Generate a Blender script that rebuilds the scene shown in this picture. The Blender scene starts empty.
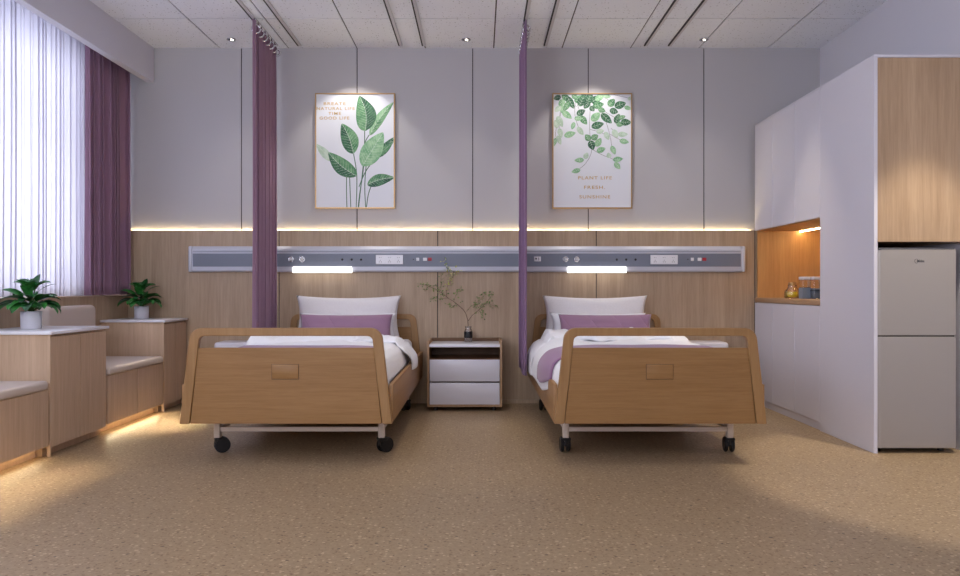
import bpy, bmesh, math, random
from mathutils import Vector, Matrix, noise
random.seed(7)
C = bpy.context.scene.collection
PI = math.pi
F = 720.0          # focal length in px (960 wide)
H = 0.9678         # camera height
def Yd(s): return F / s                       # depth from pixel scale

# ------------------------------------------------------------------ materials
def lin(c):
    c = c / 255.0
    return c / 12.92 if c <= 0.04045 else ((c + 0.055) / 1.055) ** 2.4
def rgb(r, g, b): return (lin(r), lin(g), lin(b), 1)

def newmat(name):
    m = bpy.data.materials.new(name); m.use_nodes = True
    nt = m.node_tree
    return m, nt, nt.nodes['Principled BSDF']

def simple(name, col, rough=0.5, metal=0.0, spec=0.5, bump=0.0, bscale=200, sheen=0, coat=0):
    m, nt, p = newmat(name)
    p.inputs['Base Color'].default_value = col
    p.inputs['Roughness'].default_value = rough
    p.inputs['Metallic'].default_value = metal
    p.inputs['Specular IOR Level'].default_value = spec
    if sheen: p.inputs['Sheen Weight'].default_value = sheen
    if coat: p.inputs['Coat Weight'].default_value = coat
    tc = nt.nodes.new('ShaderNodeTexCoord')
    n = nt.nodes.new('ShaderNodeTexNoise'); n.inputs['Scale'].default_value = bscale; n.inputs['Detail'].default_value = 4
    nt.links.new(tc.outputs['Object'], n.inputs['Vector'])
    if bump:
        b = nt.nodes.new('ShaderNodeBump'); b.inputs['Strength'].default_value = bump; b.inputs['Distance'].default_value = 0.002
        nt.links.new(n.outputs['Fac'], b.inputs['Height']); nt.links.new(b.outputs['Normal'], p.inputs['Normal'])
    else:
        # faint roughness variation
        mr = nt.nodes.new('ShaderNodeMapRange'); mr.inputs[3].default_value = max(0, rough - 0.03); mr.inputs[4].default_value = min(1, rough + 0.03)
        nt.links.new(n.outputs['Fac'], mr.inputs[0]); nt.links.new(mr.outputs[0], p.inputs['Roughness'])
    return m

def emis(name, col, strength):
    m, nt, p = newmat(name)
    p.inputs['Base Color'].default_value = col
    p.inputs['Emission Color'].default_value = col
    p.inputs['Emission Strength'].default_value = strength
    return m

def wood(name, c1, c2, axis='z', scale=1.0, rough=0.45, contrast=1.0, spec=0.4):
    """long-grained laminate; axis = grain direction"""
    m, nt, p = newmat(name); N = nt.nodes; L = nt.links
    tc = N.new('ShaderNodeTexCoord'); mp = N.new('ShaderNodeMapping')
    L.new(tc.outputs['Object'], mp.inputs['Vector'])
    s = {'z': (1, 1, .045), 'x': (.045, 1, 1), 'y': (1, .045, 1)}[axis]
    mp.inputs['Scale'].default_value = tuple(k * scale for k in s)
    n1 = N.new('ShaderNodeTexNoise'); n1.inputs['Scale'].default_value = 55; n1.inputs['Detail'].default_value = 5; n1.inputs['Roughness'].default_value = .65
    n1.inputs['Distortion'].default_value = .4
    L.new(mp.outputs[0], n1.inputs['Vector'])
    n2 = N.new('ShaderNodeTexNoise'); n2.inputs['Scale'].default_value = 7; n2.inputs['Detail'].default_value = 3
    n2.inputs['Distortion'].default_value = 1.2
    L.new(mp.outputs[0], n2.inputs['Vector'])
    n3 = N.new('ShaderNodeTexNoise'); n3.inputs['Scale'].default_value = 220; n3.inputs['Detail'].default_value = 2
    L.new(mp.outputs[0], n3.inputs['Vector'])
    a = N.new('ShaderNodeMath'); a.operation = 'MULTIPLY_ADD'; a.inputs[1].default_value = .5
    L.new(n1.outputs['Fac'], a.inputs[0]); 
    b = N.new('ShaderNodeMath'); b.operation = 'MULTIPLY_ADD'; b.inputs[1].default_value = .35
    L.new(n2.outputs['Fac'], b.inputs[0])
    c = N.new('ShaderNodeMath'); c.operation = 'MULTIPLY'; c.inputs[1].default_value = .15
    L.new(n3.outputs['Fac'], c.inputs[0]); L.new(c.outputs[0], b.inputs[2]); L.new(b.outputs[0], a.inputs[2])
    cr = N.new('ShaderNodeValToRGB')
    cr.color_ramp.elements[0].position = .5 - .16 / contrast; cr.color_ramp.elements[0].color = c2
    cr.color_ramp.elements[1].position = .5 + .14 / contrast; cr.color_ramp.elements[1].color = c1
    L.new(a.outputs[0], cr.inputs[0]); L.new(cr.outputs[0], p.inputs['Base Color'])
    p.inputs['Roughness'].default_value = rough; p.inputs['Specular IOR Level'].default_value = spec
    bp = N.new('ShaderNodeBump'); bp.inputs['Strength'].default_value = .12; bp.inputs['Distance'].default_value = .001
    L.new(a.outputs[0], bp.inputs['Height']); L.new(bp.outputs[0], p.inputs['Normal'])
    return m

def fabric(name, col, col2=None, rough=.85, transl=0.0, transp=0.0, scale=900, sheen=.3):
    m, nt, p = newmat(name); N = nt.nodes; L = nt.links
    tc = N.new('ShaderNodeTexCoord')
    n = N.new('ShaderNodeTexNoise'); n.inputs['Scale'].default_value = scale; n.inputs['Detail'].default_value = 2
    L.new(tc.outputs['Object'], n.inputs['Vector'])
    mx = N.new('ShaderNodeMix'); mx.data_type = 'RGBA'
    c2 = col2 or tuple(x * .88 for x in col[:3]) + (1,)
    mx.inputs[6].default_value = col; mx.inputs[7].default_value = c2
    L.new(n.outputs['Fac'], mx.inputs[0]); L.new(mx.outputs[2], p.inputs['Base Color'])
    p.inputs['Roughness'].default_value = rough; p.inputs['Sheen Weight'].default_value = sheen
    p.inputs['Specular IOR Level'].default_value = .2
    b = N.new('ShaderNodeBump'); b.inputs['Strength'].default_value = .04; b.inputs['Distance'].default_value = .001
    L.new(n.outputs['Fac'], b.inputs['Height']); L.new(b.outputs[0], p.inputs['Normal'])
    out = N['Material Output']; sh = p.outputs[0]
    if transl:
        t = N.new('ShaderNodeBsdfTranslucent'); L.new(mx.outputs[2], t.inputs['Color'])
        ms = N.new('ShaderNodeMixShader'); ms.inputs[0].default_value = transl
        L.new(sh, ms.inputs[1]); L.new(t.outputs[0], ms.inputs[2]); sh = ms.outputs[0]
    if transp:
        t = N.new('ShaderNodeBsdfTransparent')
        ms = N.new('ShaderNodeMixShader'); ms.inputs[0].default_value = transp
        L.new(sh, ms.inputs[1]); L.new(t.outputs[0], ms.inputs[2]); sh = ms.outputs[0]
    L.new(sh, out.inputs['Surface'])
    return m

def glass(name, col=(1, 1, 1, 1), rough=0.02, weight=.9):
    m, nt, p = newmat(name); N = nt.nodes; L = nt.links
    t = N.new('ShaderNodeBsdfTransparent'); t.inputs['Color'].default_value = col
    g = N.new('ShaderNodeBsdfGlossy'); g.inputs['Roughness'].default_value = rough
    fr = N.new('ShaderNodeLayerWeight'); fr.inputs['Blend'].default_value = .25
    mr = N.new('ShaderNodeMapRange'); mr.inputs[3].default_value = 1 - weight; mr.inputs[4].default_value = .7
    L.new(fr.outputs['Fresnel'], mr.inputs[0])
    ms = N.new('ShaderNodeMixShader'); L.new(mr.outputs[0], ms.inputs[0]); L.new(t.outputs[0], ms.inputs[1]); L.new(g.outputs[0], ms.inputs[2])
    L.new(ms.outputs[0], N['Material Output'].inputs['Surface'])
    return m

def floor_mat():
    m, nt, p = newmat('speckled_vinyl'); N = nt.nodes; L = nt.links
    tc = N.new('ShaderNodeTexCoord')
    base = N.new('ShaderNodeTexNoise'); base.inputs['Scale'].default_value = 60; base.inputs['Detail'].default_value = 5
    L.new(tc.outputs['Object'], base.inputs['Vector'])
    r0 = N.new('ShaderNodeValToRGB')
    r0.color_ramp.elements[0].position = .35; r0.color_ramp.elements[0].color = rgb(*FLOOR_A)
    r0.color_ramp.elements[1].position = .65; r0.color_ramp.elements[1].color = rgb(*FLOOR_B)
    L.new(base.outputs['Fac'], r0.inputs[0])
    cur = r0.outputs[0]
    for sc, th, col, off in ((24, .085, rgb(88, 64, 44), 0), (60, .17, rgb(122, 92, 64), 3), (48, .16, rgb(198, 174, 142), 9), (16, .055, rgb(52, 38, 28), 5), (36, .11, rgb(112, 82, 56), 13)):
        mp = N.new('ShaderNodeMapping'); mp.inputs['Location'].default_value = (off, off * .7, 0); mp.inputs['Scale'].default_value = (1, 1.25, 1)
        L.new(tc.outputs['Object'], mp.inputs[0])
        # warp for irregular chips
        nz = N.new('ShaderNodeTexNoise'); nz.inputs['Scale'].default_value = sc * 1.5
        L.new(mp.outputs[0], nz.inputs['Vector'])
        mxv = N.new('ShaderNodeMix'); mxv.data_type = 'VECTOR'; mxv.inputs[0].default_value = .012
        L.new(mp.outputs[0], mxv.inputs[4]); L.new(nz.outputs['Color'], mxv.inputs[5])
        v = N.new('ShaderNodeTexVoronoi'); v.inputs['Scale'].default_value = sc
        L.new(mxv.outputs[1], v.inputs['Vector'])
        # random presence
        sep = N.new('ShaderNodeSeparateColor'); L.new(v.outputs['Color'], sep.inputs[0])
        pr = N.new('ShaderNodeMath'); pr.operation = 'MULTIPLY'; pr.inputs[1].default_value = th * 2.2
        L.new(sep.outputs[0], pr.inputs[0])
        lt = N.new('ShaderNodeMath'); lt.operation = 'LESS_THAN'; L.new(v.outputs['Distance'], lt.inputs[0]); L.new(pr.outputs[0], lt.inputs[1])
        f = N.new('ShaderNodeMath'); f.operation = 'MULTIPLY'; f.inputs[1].default_value = .8; L.new(lt.outputs[0], f.inputs[0])
        mx = N.new('ShaderNodeMix'); mx.data_type = 'RGBA'
        L.new(f.outputs[0], mx.inputs[0]); L.new(cur, mx.inputs[6]); mx.inputs[7].default_value = col
        cur = mx.outputs[2]
    L.new(cur, p.inputs['Base Color'])
    p.inputs['Roughness'].default_value = .42; p.inputs['Specular IOR Level'].default_value = .35
    return m

def ceiling_mat():
    m, nt, p = newmat('mineral_tile'); N = nt.nodes; L = nt.links
    tc = N.new('ShaderNodeTexCoord')
    cur = None
    base = rgb(*CEIL)
    v = N.new('ShaderNodeTexVoronoi'); v.inputs['Scale'].default_value = 48
    L.new(tc.outputs['Object'], v.inputs['Vector'])
    sep = N.new('ShaderNodeSeparateColor'); L.new(v.outputs['Color'], sep.inputs[0])
    pr = N.new('ShaderNodeMath'); pr.operation = 'MULTIPLY'; pr.inputs[1].default_value = .27; L.new(sep.outputs[0], pr.inputs[0])
    lt = N.new('ShaderNodeMath'); lt.operation = 'LESS_THAN'; L.new(v.outputs['Distance'], lt.inputs[0]); L.new(pr.outputs[0], lt.inputs[1])
    f = N.new('ShaderNodeMath'); f.operation = 'MULTIPLY'; f.inputs[1].default_value = .5; L.new(lt.outputs[0], f.inputs[0])
    mx = N.new('ShaderNodeMix'); mx.data_type = 'RGBA'
    L.new(f.outputs[0], mx.inputs[0]); mx.inputs[6].default_value = base; mx.inputs[7].default_value = rgb(104, 102, 104)
    L.new(mx.outputs[2], p.inputs['Base Color'])
    p.inputs['Roughness'].default_value = .9
    b = N.new('ShaderNodeBump'); b.inputs['Strength'].default_value = .3; b.inputs['Distance'].default_value = .002; b.invert = True
    L.new(lt.outputs[0], b.inputs['Height']); L.new(b.outputs[0], p.inputs['Normal'])
    return m

FLOOR_A, FLOOR_B, CEIL = (149, 127, 99), (165, 142, 112), (236, 239, 246)
M = {}
M['floor'] = floor_mat()
M['ceiling'] = ceiling_mat()
M['seam'] = simple('ceiling_seam', rgb(84, 80, 80), .8)
M['wall_grey'] = simple('grey_wall_panel', rgb(188, 185, 187), .55, bump=.05, bscale=120)
M['groove'] = simple('dark_groove', rgb(58, 52, 52), .8)
M['wall_white'] = simple('white_paint', rgb(214, 213, 222), .7, bump=.05, bscale=150)
M['wainscot'] = wood('wainscot_oak', rgb(190, 166, 140), rgb(160, 136, 112), 'z')
M['bench_wood'] = wood('bench_oak', rgb(214, 186, 158), rgb(190, 160, 132), 'z')
M['cup_wood'] = wood('cupboard_oak', rgb(190, 162, 132), rgb(162, 134, 106), 'z')
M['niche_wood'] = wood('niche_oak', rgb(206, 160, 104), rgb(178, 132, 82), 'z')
M['counter_wood'] = wood('counter_oak', rgb(190, 156, 122), rgb(158, 124, 94), 'y')
M['bed_x'] = wood('beech_across', rgb(158, 119, 74), rgb(138, 99, 56), 'x', scale=1.7, contrast=1.1)
M['bed_z'] = wood('beech_upright', rgb(164, 126, 82), rgb(146, 108, 66), 'z')
M['bed_y'] = wood('beech_lengthwise', rgb(168, 130, 88), rgb(148, 110, 72), 'y', contrast=.8)
M['table_wood'] = wood('nightstand_oak', rgb(186, 152, 118), rgb(156, 122, 92), 'z')
M['table_dark'] = wood('nightstand_inside', rgb(120, 86, 56), rgb(96, 66, 42), 'x')
M['white_lacq'] = simple('white_lacquer', rgb(226, 224, 232), .3)
M['white_matt'] = simple('white_matt_lacquer', rgb(216, 214, 224), .42)
M['white_top'] = simple('white_quartz', rgb(238, 238, 244), .25)
M['cushion'] = fabric('beige_leatherette', rgb(214, 200, 190), rough=.6, sheen=.1)
M['purple'] = fabric('plum_curtain', rgb(176, 140, 164), rgb(160, 126, 150), transl=.25)
M['purple2'] = fabric('mauve_curtain', rgb(164, 130, 166), rgb(150, 116, 152), transl=.25)
M['runner'] = fabric('mauve_cotton', rgb(154, 118, 152), rgb(140, 104, 138))
M['sheer'] = fabric('sheer_voile', rgb(242, 240, 246), rgb(234, 232, 242), transl=.5, transp=.26, sheen=0)
M['linen'] = fabric('white_linen', rgb(250, 250, 253), rgb(240, 240, 246), transl=.06)
M['linen_dot'] = fabric('white_pillow_cotton', rgb(248, 245, 246), rgb(214, 209, 212), scale=260)
M['mattress'] = fabric('pale_mattress', rgb(226, 224, 230))
M['metal_w'] = simple('painted_steel', rgb(214, 200, 188), .35, metal=.15)
M['track'] = simple('anodised_rail', rgb(206, 204, 208), .4, metal=.1)
M['track_dark'] = simple('rail_slot', rgb(40, 36, 38), .6)
M['chrome'] = simple('chrome', rgb(225, 225, 228), .12, metal=1)
M['black'] = simple('black_plastic', rgb(16, 15, 18), .45)
M['alu'] = simple('pale_aluminium', rgb(200, 202, 214), .35, metal=.1)
M['band'] = simple('slate_band', rgb(118, 124, 140), .45)
M['plate'] = simple('white_socket_plate', rgb(232, 232, 238), .35)
M['red'] = simple('red_button', rgb(168, 40, 56), .4)
M['grey_dk'] = simple('dark_grey_plastic', rgb(70, 70, 78), .5)
M['fridge'] = simple('champagne_fridge', rgb(168, 162, 157), .38, metal=.25)
M['fridge_dk'] = simple('fridge_shadow_gap', rgb(30, 28, 28), .5)
M['gold'] = simple('brushed_gold', rgb(184, 150, 104), .35, metal=.6)
M['goldtext'] = simple('gold_print', rgb(206, 170, 104), .5)
M['paper'] = simple('art_paper', rgb(232, 234, 240), .55)
M['pot'] = simple('white_ceramic', rgb(214, 212, 222), .4)
M['soil'] = simple('potting_soil', rgb(52, 38, 28), .95, bump=.8, bscale=80)
M['stem'] = simple('green_stem', rgb(70, 96, 48), .6)
M['twig'] = simple('brown_twig', rgb(92, 66, 50), .8)
M['glass'] = glass('clear_glass')
M['pane'] = glass('window_glass', weight=.96)
M['honey'] = simple('golden_honey', rgb(246, 216, 40), .35)
M['beans'] = simple('dark_beans', rgb(80, 84, 74), .7, bump=.6, bscale=90)
M['greyjar'] = simple('blue_grey_enamel', rgb(126, 140, 158), .35)
M['led_warm'] = emis('warm_led', (1, .80, .42, 1), 44)
M['led_niche'] = emis('niche_led', (1, .74, .40, 1), 34)
M['led_toe'] = emis('toe_led', (1, .80, .48, 1), 5)
M['lamp_white'] = emis('reading_lamp_diffuser', (1, .96, .88, 1), 3.4)
M['down_em'] = emis('downlight_lens', (1, .93, .82, 1), 7)

def leafmat(name, c1, c2, rough=.35):
    m, nt, p = newmat(name); N = nt.nodes; L = nt.links
    tc = N.new('ShaderNodeTexCoord'); n = N.new('ShaderNodeTexNoise'); n.inputs['Scale'].default_value = 25
    L.new(tc.outputs['Object'], n.inputs['Vector'])
    cr = N.new('ShaderNodeValToRGB'); cr.color_ramp.elements[0].position = .35; cr.color_ramp.elements[1].position = .65
    cr.color_ramp.elements[0].color = c1; cr.color_ramp.elements[1].color = c2
    L.new(n.outputs['Fac'], cr.inputs[0]); L.new(cr.outputs[0], p.inputs['Base Color'])
    p.inputs['Roughness'].default_value = rough
    return m
M['leaf'] = leafmat('glossy_leaf', rgb(22, 84, 34), rgb(64, 138, 62), .3)
M['leaf2'] = leafmat('deep_leaf', rgb(12, 58, 26), rgb(34, 98, 44), .28)
M['tinyleaf'] = leafmat('twig_leaf', rgb(88, 116, 64), rgb(142, 158, 88), .5)
M['tinyleaf_y'] = leafmat('twig_leaf_yellow', rgb(176, 182, 84), rgb(206, 206, 120), .5)
M['pr_dark'] = leafmat('print_dark_green', rgb(30, 84, 58), rgb(70, 122, 86), .6)
M['pr_mid'] = leafmat('print_mid_green', rgb(66, 128, 84), rgb(120, 168, 122), .6)
M['pr_light'] = leafmat('print_light_green', rgb(120, 176, 128), rgb(168, 208, 164), .6)
M['pr_pale'] = leafmat('print_pale_green', rgb(178, 204, 178), rgb(206, 224, 206), .6)
M['pr_vein'] = simple('print_vein', rgb(232, 242, 228), .6)
M['pr_stem'] = simple('print_stem', rgb(74, 116, 88), .6)
M['pr_twig'] = simple('print_twig', rgb(112, 104, 96), .6)

# ------------------------------------------------------------------ mesh builder
class MB:
    def __init__(s): s.bm = bmesh.new(); s.mats = []
    def mi(s, m):
        if m is None: return 0
        m = M[m]
        if m not in s.mats: s.mats.append(m)
        return s.mats.index(m)
    def _add(s, verts, faces, m=None, smooth=False):
        k = s.mi(m); vs = [s.bm.verts.new(v) for v in verts]
        out = []
        for f in faces:
            try:
                fc = s.bm.faces.new([vs[i] for i in f]); fc.material_index = k; fc.smooth = smooth; out.append(fc)
            except ValueError: pass
        return vs, out
    def box(s, x0, x1, y0, y1, z0, z1, m=None, bevel=0, seg=2, mtx=None):
        x0, x1 = sorted((x0, x1)); y0, y1 = sorted((y0, y1)); z0, z1 = sorted((z0, z1))
        tb = bmesh.new()
        r = bmesh.ops.create_cube(tb, size=1)
        for v in tb.verts:
            v.co = Vector(((x0 + x1) / 2 + v.co.x * (x1 - x0), (y0 + y1) / 2 + v.co.y * (y1 - y0), (z0 + z1) / 2 + v.co.z * (z1 - z0)))
        if bevel:
            bmesh.ops.bevel(tb, geom=tb.edges[:], offset=bevel, segments=seg, affect='EDGES', profile=.5)
        s.merge(tb, m, mtx, smooth=bevel > 0 and seg > 1); return s
    def merge(s, tb, m=None, mtx=None, smooth=False):
        tb.verts.ensure_lookup_table(); tb.verts.index_update()
        vs = [(mtx @ v.co) if mtx else v.co.copy() for v in tb.verts]
        fs = [[v.index for v in f.verts] for f in tb.faces]
        s._add(vs, fs, m, smooth); tb.free()
    def cyl(s, c, r, h, axis='z', n=24, m=None, r2=None, bevel=0):
        tb = bmesh.new(); bmesh.ops.create_cone(tb, cap_ends=True, segments=n, radius1=r, radius2=r if r2 is None else r2, depth=h)
        if bevel:
            es = [e for e in tb.edges if len(e.link_faces) == 2 and any(len(f.verts) > 4 for f in e.link_faces)]
            bmesh.ops.bevel(tb, geom=es, offset=bevel, segments=2, affect='EDGES')
        mt = Matrix.Translation(c)
        if axis == 'x': mt = mt @ Matrix.Rotation(PI / 2, 4, 'Y')
        elif axis == 'y': mt = mt @ Matrix.Rotation(PI / 2, 4, 'X')
        elif isinstance(axis, Matrix): mt = mt @ axis
        s.merge(tb, m, mt, smooth=False); 
        return s
    def lathe(s, prof, c=(0, 0, 0), n=28, m=None, axis='z', closed=False):
        vs = []; fs = []
        for (r, z) in prof:
            for k in range(n):
                a = 2 * PI * k / n
                if axis == 'z': vs.append((c[0] + r * math.cos(a), c[1] + r * math.sin(a), c[2] + z))
                elif axis == 'y': vs.append((c[0] + r * math.cos(a), c[1] + z, c[2] + r * math.sin(a)))
        P = len(prof)
        for i in range(P - 1 if not closed else P):
            j = (i + 1) % P
            for k in range(n):
                k2 = (k + 1) % n
                fs.append((i * n + k, i * n + k2, j * n + k2, j * n + k))
        s._add(vs, fs, m, True); return s
    def tube(s, pts, r, n=8, m=None, r_end=None):
        pts = [Vector(p) for p in pts]; vs = []; fs = []
        up = Vector((0, 0, 1)); prev = None
        for i, p in enumerate(pts):
            d = (pts[min(i + 1, len(pts) - 1)] - pts[max(i - 1, 0)])
            if d.length < 1e-9: d = Vector((0, 0, 1))
            d.normalize()
            a = prev if prev is not None else (Vector((1, 0, 0)) if abs(d.z) > .9 else up)
            u = (a - d * a.dot(d))
            if u.length < 1e-6: u = d.orthogonal()
            u.normalize(); w = d.cross(u); prev = u
            rr = r if r_end is None else r + (r_end - r) * i / max(1, len(pts) - 1)
            for k in range(n):
                t = 2 * PI * k / n
                vs.append(p + u * (rr * math.cos(t)) + w * (rr * math.sin(t)))
        for i in range(len(pts) - 1):
            for k in range(n):
                k2 = (k + 1) % n
                fs.append((i * n + k, i * n + k2, (i + 1) * n + k2, (i + 1) * n + k))
        fs.append(tuple(range(n))[::-1]); L = (len(pts) - 1) * n; fs.append(tuple(range(L, L + n)))
        s._add(vs, fs, m, True); return s
    def prism(s, poly, d0, d1, plane='xz', m=None):
        """extrude polygon (list of 2-tuples) along the third axis"""
        def P(a, b, d):
            return {'xz': (a, d, b), 'xy': (a, b, d), 'yz': (d, a, b)}[plane]
        n = len(poly)
        vs = [P(a, b, d0) for a, b in poly] + [P(a, b, d1) for a, b in poly]
        fs = [tuple(range(n)), tuple(range(2 * n - 1, n - 1, -1))]
        for i in range(n):
            j = (i + 1) % n; fs.append((i, i + n, j + n, j))
        s._add(vs, fs, m); return s
    def band(s, outer, inner, y0, y1, m=None):
        """strip between two open polylines in xz, extruded in y"""
        n = len(outer); vs = []
        for y in (y0, y1):
            for (a, b) in outer: vs.append((a, y, b))
            for (a, b) in inner: vs.append((a, y, b))
        fs = []
        for i in range(n - 1):
            fs.append((i, i + 1, n + i + 1, n + i)); o = 2 * n
            fs.append((o + i, o + n + i, o + n + i + 1, o + i + 1))
            fs.append((i, o + i, o + i + 1, i + 1))
            fs.append((n + i, n + i + 1, o + n + i + 1, o + n + i))
        o = 2 * n
        fs.append((0, n, o + n, o)); fs.append((n - 1, o + n - 1, o + 2 * n - 1, 2 * n - 1))
        s._add(vs, fs, m); return s
    def grid(s, fn, nu, nv, m=None, smooth=True):
        vs = [fn(i / nu, j / nv) for j in range(nv + 1) for i in range(nu + 1)]
        fs = [(j * (nu + 1) + i, j * (nu + 1) + i + 1, (j + 1) * (nu + 1) + i + 1, (j + 1) * (nu + 1) + i) for j in range(nv) for i in range(nu)]
        s._add(vs, fs, m, smooth); return s
    def build(s, name, mat=None, parent=None, recalc=True, bevel=0, solid=0, sub=0):
        if recalc: bmesh.ops.recalc_face_normals(s.bm, faces=s.bm.faces[:])
        me = bpy.data.meshes.new(name); s.bm.to_mesh(me); s.bm.free()
        if mat is not None and not s.mats: me.materials.append(M[mat])
        for k in s.mats: me.materials.append(k)
        o = bpy.data.objects.new(name, me); C.objects.link(o)
        if parent is not None: o.parent = parent
        if solid:
            md = o.modifiers.new('solid', 'SOLIDIFY'); md.thickness = solid; md.offset = 0
        if bevel:
            md = o.modifiers.new('bevel', 'BEVEL'); md.width = bevel; md.segments = 2; md.limit_method = 'ANGLE'; md.angle_limit = math.radians(40)
        if sub:
            md = o.modifiers.new('sub', 'SUBSURF'); md.levels = sub; md.render_levels = sub
        return o

def bx(name, x0, x1, y0, y1, z0, z1, mat, parent=None, bevel=0.0):
    return MB().box(x0, x1, y0, y1, z0, z1, None, bevel).build(name, mat, parent)
def tag(o, label, cat, group=None):
    o['label'] = label; o['category'] = cat
    if group: o['group'] = group
    return o
def struct(o, label=None):
    o['kind'] = 'structure'
    if label: o['label'] = label
    return o
def thing(name, label, cat, loc=(0, 0, 0), rz=0, group=None):
    o = bpy.data.objects.new(name, None); C.objects.link(o)
    o.location = loc; o.rotation_euler = (0, 0, rz); o.empty_display_size = .1
    return tag(o, label, cat, group)
def setloc(o, loc):
    o.location = loc; return o
def plabel(o, l): o['label'] = l; return o

# ------------------------------------------------------------------ room
WX0, WX1, WY, ZC = -2.96, 2.879, 6.055, 3.0
YB = -1.6
struct(bx('floor', -3.4, 3.0, YB - .1, WY + .2, -.1, 0, 'floor'))
# ceiling: tiles with open seams
cm = MB()
xs = [-3.4] + [-1.044 + .58 * k for k in range(-3, 7)] + [3.0]
ys = [YB - .1] + [5.43 - .58 * k for k in range(11, -1, -1)] + [WY + .2]
g = .0055
for i in range(len(xs) - 1):
    for j in range(len(ys) - 1):
        cm.box(xs[i] + g, xs[i + 1] - g, ys[j] + g, ys[j + 1] - g, ZC, ZC + .015, 'ceiling')
cm.box(-3.4, 3.0, YB - .1, WY + .2, ZC + .008, ZC + .05, 'seam')
struct(cm.build('ceiling'))
# back wall: grey panels above, oak panels below
WZ = 1.4515
wb = MB(); UY = WY + .045
sx = [-3.4] + [-2.021 + .9795 * k for k in range(0, 5)] + [3.0]
for i in range(len(sx) - 1):
    wb.box(sx[i] + .004, sx[i + 1] - .004, UY, UY + .05, WZ - .1, ZC, 'wall_grey')
wb.box(-3.4, 3.0, UY + .006, UY + .1, 0, ZC, 'groove')
struct(wb.build('wall_back'))
wt = MB()
sx = [-3.4, -3.02] + [-1.69 + 1.334 * k for k in range(0, 4)] + [3.0]
for i in range(len(sx) - 1):
    wt.box(sx[i] + .004, sx[i + 1] - .004, WY, WY + .03, 0, WZ, 'wainscot')
wt.box(-3.4, 3.0, WY + .006, UY - .001, 0, WZ - .018, 'groove')
wt.box(-3.4, 3.0, WY + .006, WY + .028, WZ - .03, WZ - .0005, 'groove')
wt.box(WX0, WX1, WY - .012, WY, 0, .03, 'wainscot')
struct(wt.build('trim_1'))
tag(setloc(bx('led_strip', WX0 + .0, 2.29, -.010, -.002, -.012, -.004, 'led_warm'), (0, UY - .001, WZ)),
    'warm glowing light strip along the top edge of the oak wall panelling', 'light strip')
# right wall, front wall
struct(bx('wall_right', WX1, WX1 + .1, YB, WY + .1, 0, ZC, 'wall_white'))
struct(bx('wall_front', -3.4, 3.0, YB - .1, YB, 0, ZC, 'wall_white'))
# left wall: oak below the sill, window above
SILL = .905
wl = MB()
wl.box(-3.4, WX0, YB, WY, 0, SILL - .012, 'wainscot')
struct(wl.build('wall_left'))
ws = MB(); ws.box(-3.38, WX0 + .004, YB, WY, SILL - .012, SILL, 'wainscot')
struct(ws.build('trim_2'))
wh = MB()   # wall above window head and short piers
wh.box(-3.4, -3.26, YB, WY, 2.78, ZC, 'wall_white')
wh.box(-3.4, -3.26, 5.55, WY, SILL, 2.78, 'wall_white')
wh.box(-3.4, -3.26, YB, -.9, SILL, 2.78, 'wall_white')
struct(wh.build('trim_3'))
# pelmet box hiding the curtain rail
pm = MB(); PX = -2.76
pm.box(PX - .035, PX, YB, WY + .04, 2.705, ZC, 'wall_white')
pm.box(PX - .06, PX - .035, YB, WY + .04, 2.705, 2.725, 'wall_white')
struct(pm.build('trim_4'))
# window
wroot = thing('window_1', 'tall white framed window behind the sheer curtain', 'window', (-3.3, 0, 0))
wroot['kind'] = 'structure'; del wroot['category']
fm = MB()
y0, y1 = -.9, 5.55
fm.box(-.03, .03, y0, y1, SILL, SILL + .06); fm.box(-.03, .03, y0, y1, 2.72, 2.78)
nyb = 6
for k in range(nyb + 1):
    yy = y0 + (y1 - y0) * k / nyb
    fm.box(-.03, .03, yy - .03, yy + .03, SILL, 2.78)
fm.box(-.025, .025, y0, y1, 2.12, 2.17)
struct(fm.build('window_frame', 'white_lacq', wroot))
struct(MB().box(-.004, .004, y0, y1, SILL + .03, 2.75).build('window_pane', 'pane', wroot))

# ------------------------------------------------------------------ curtains
def pleat(y0, y1, z0, z1, n, amp, seed=0, xoff=0, flare=0.0, nz=26, irr=.7):
    rnd = random.Random(seed); ph = [rnd.uniform(-.35, .35) for _ in range(n * 2 + 2)]
    am = [rnd.uniform(.7, 1.15) for _ in range(n * 2 + 2)]
    def fn(u, v):
        t = min(n * 2 - 1e-6, max(0, (u + irr / n * noise.noise(Vector((u * n * .8, seed * 3.1, 0))) * min(1, u * n, (1 - u) * n)) * n * 2)); k = int(t); f = t - k
        a = am[k] * (1 - f) + am[k + 1] * f; p = ph[k] * (1 - f) + ph[k + 1] * f
        drop = 1 - v   # 0 top .. 1 bottom as v goes 1..0
        w = math.sin(t * PI + p * drop)
        # flatten the crests into rounded folds
        w = w * (1.25 - .25 * w * w)
        sway = noise.noise(Vector((u * n * .35, drop * 1.3, seed))) * .012 * drop
        x = xoff + amp * a * w * (.85 + .25 * drop * flare) + sway
        fold2 = .15 * (y1 - y0) / n * math.sin(2 * (t * PI) + p)
        y = y0 + (y1 - y0) * u + fold2
        return (x, y, z0 + (z1 - z0) * v)
    return fn, n * 28, nz

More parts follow.
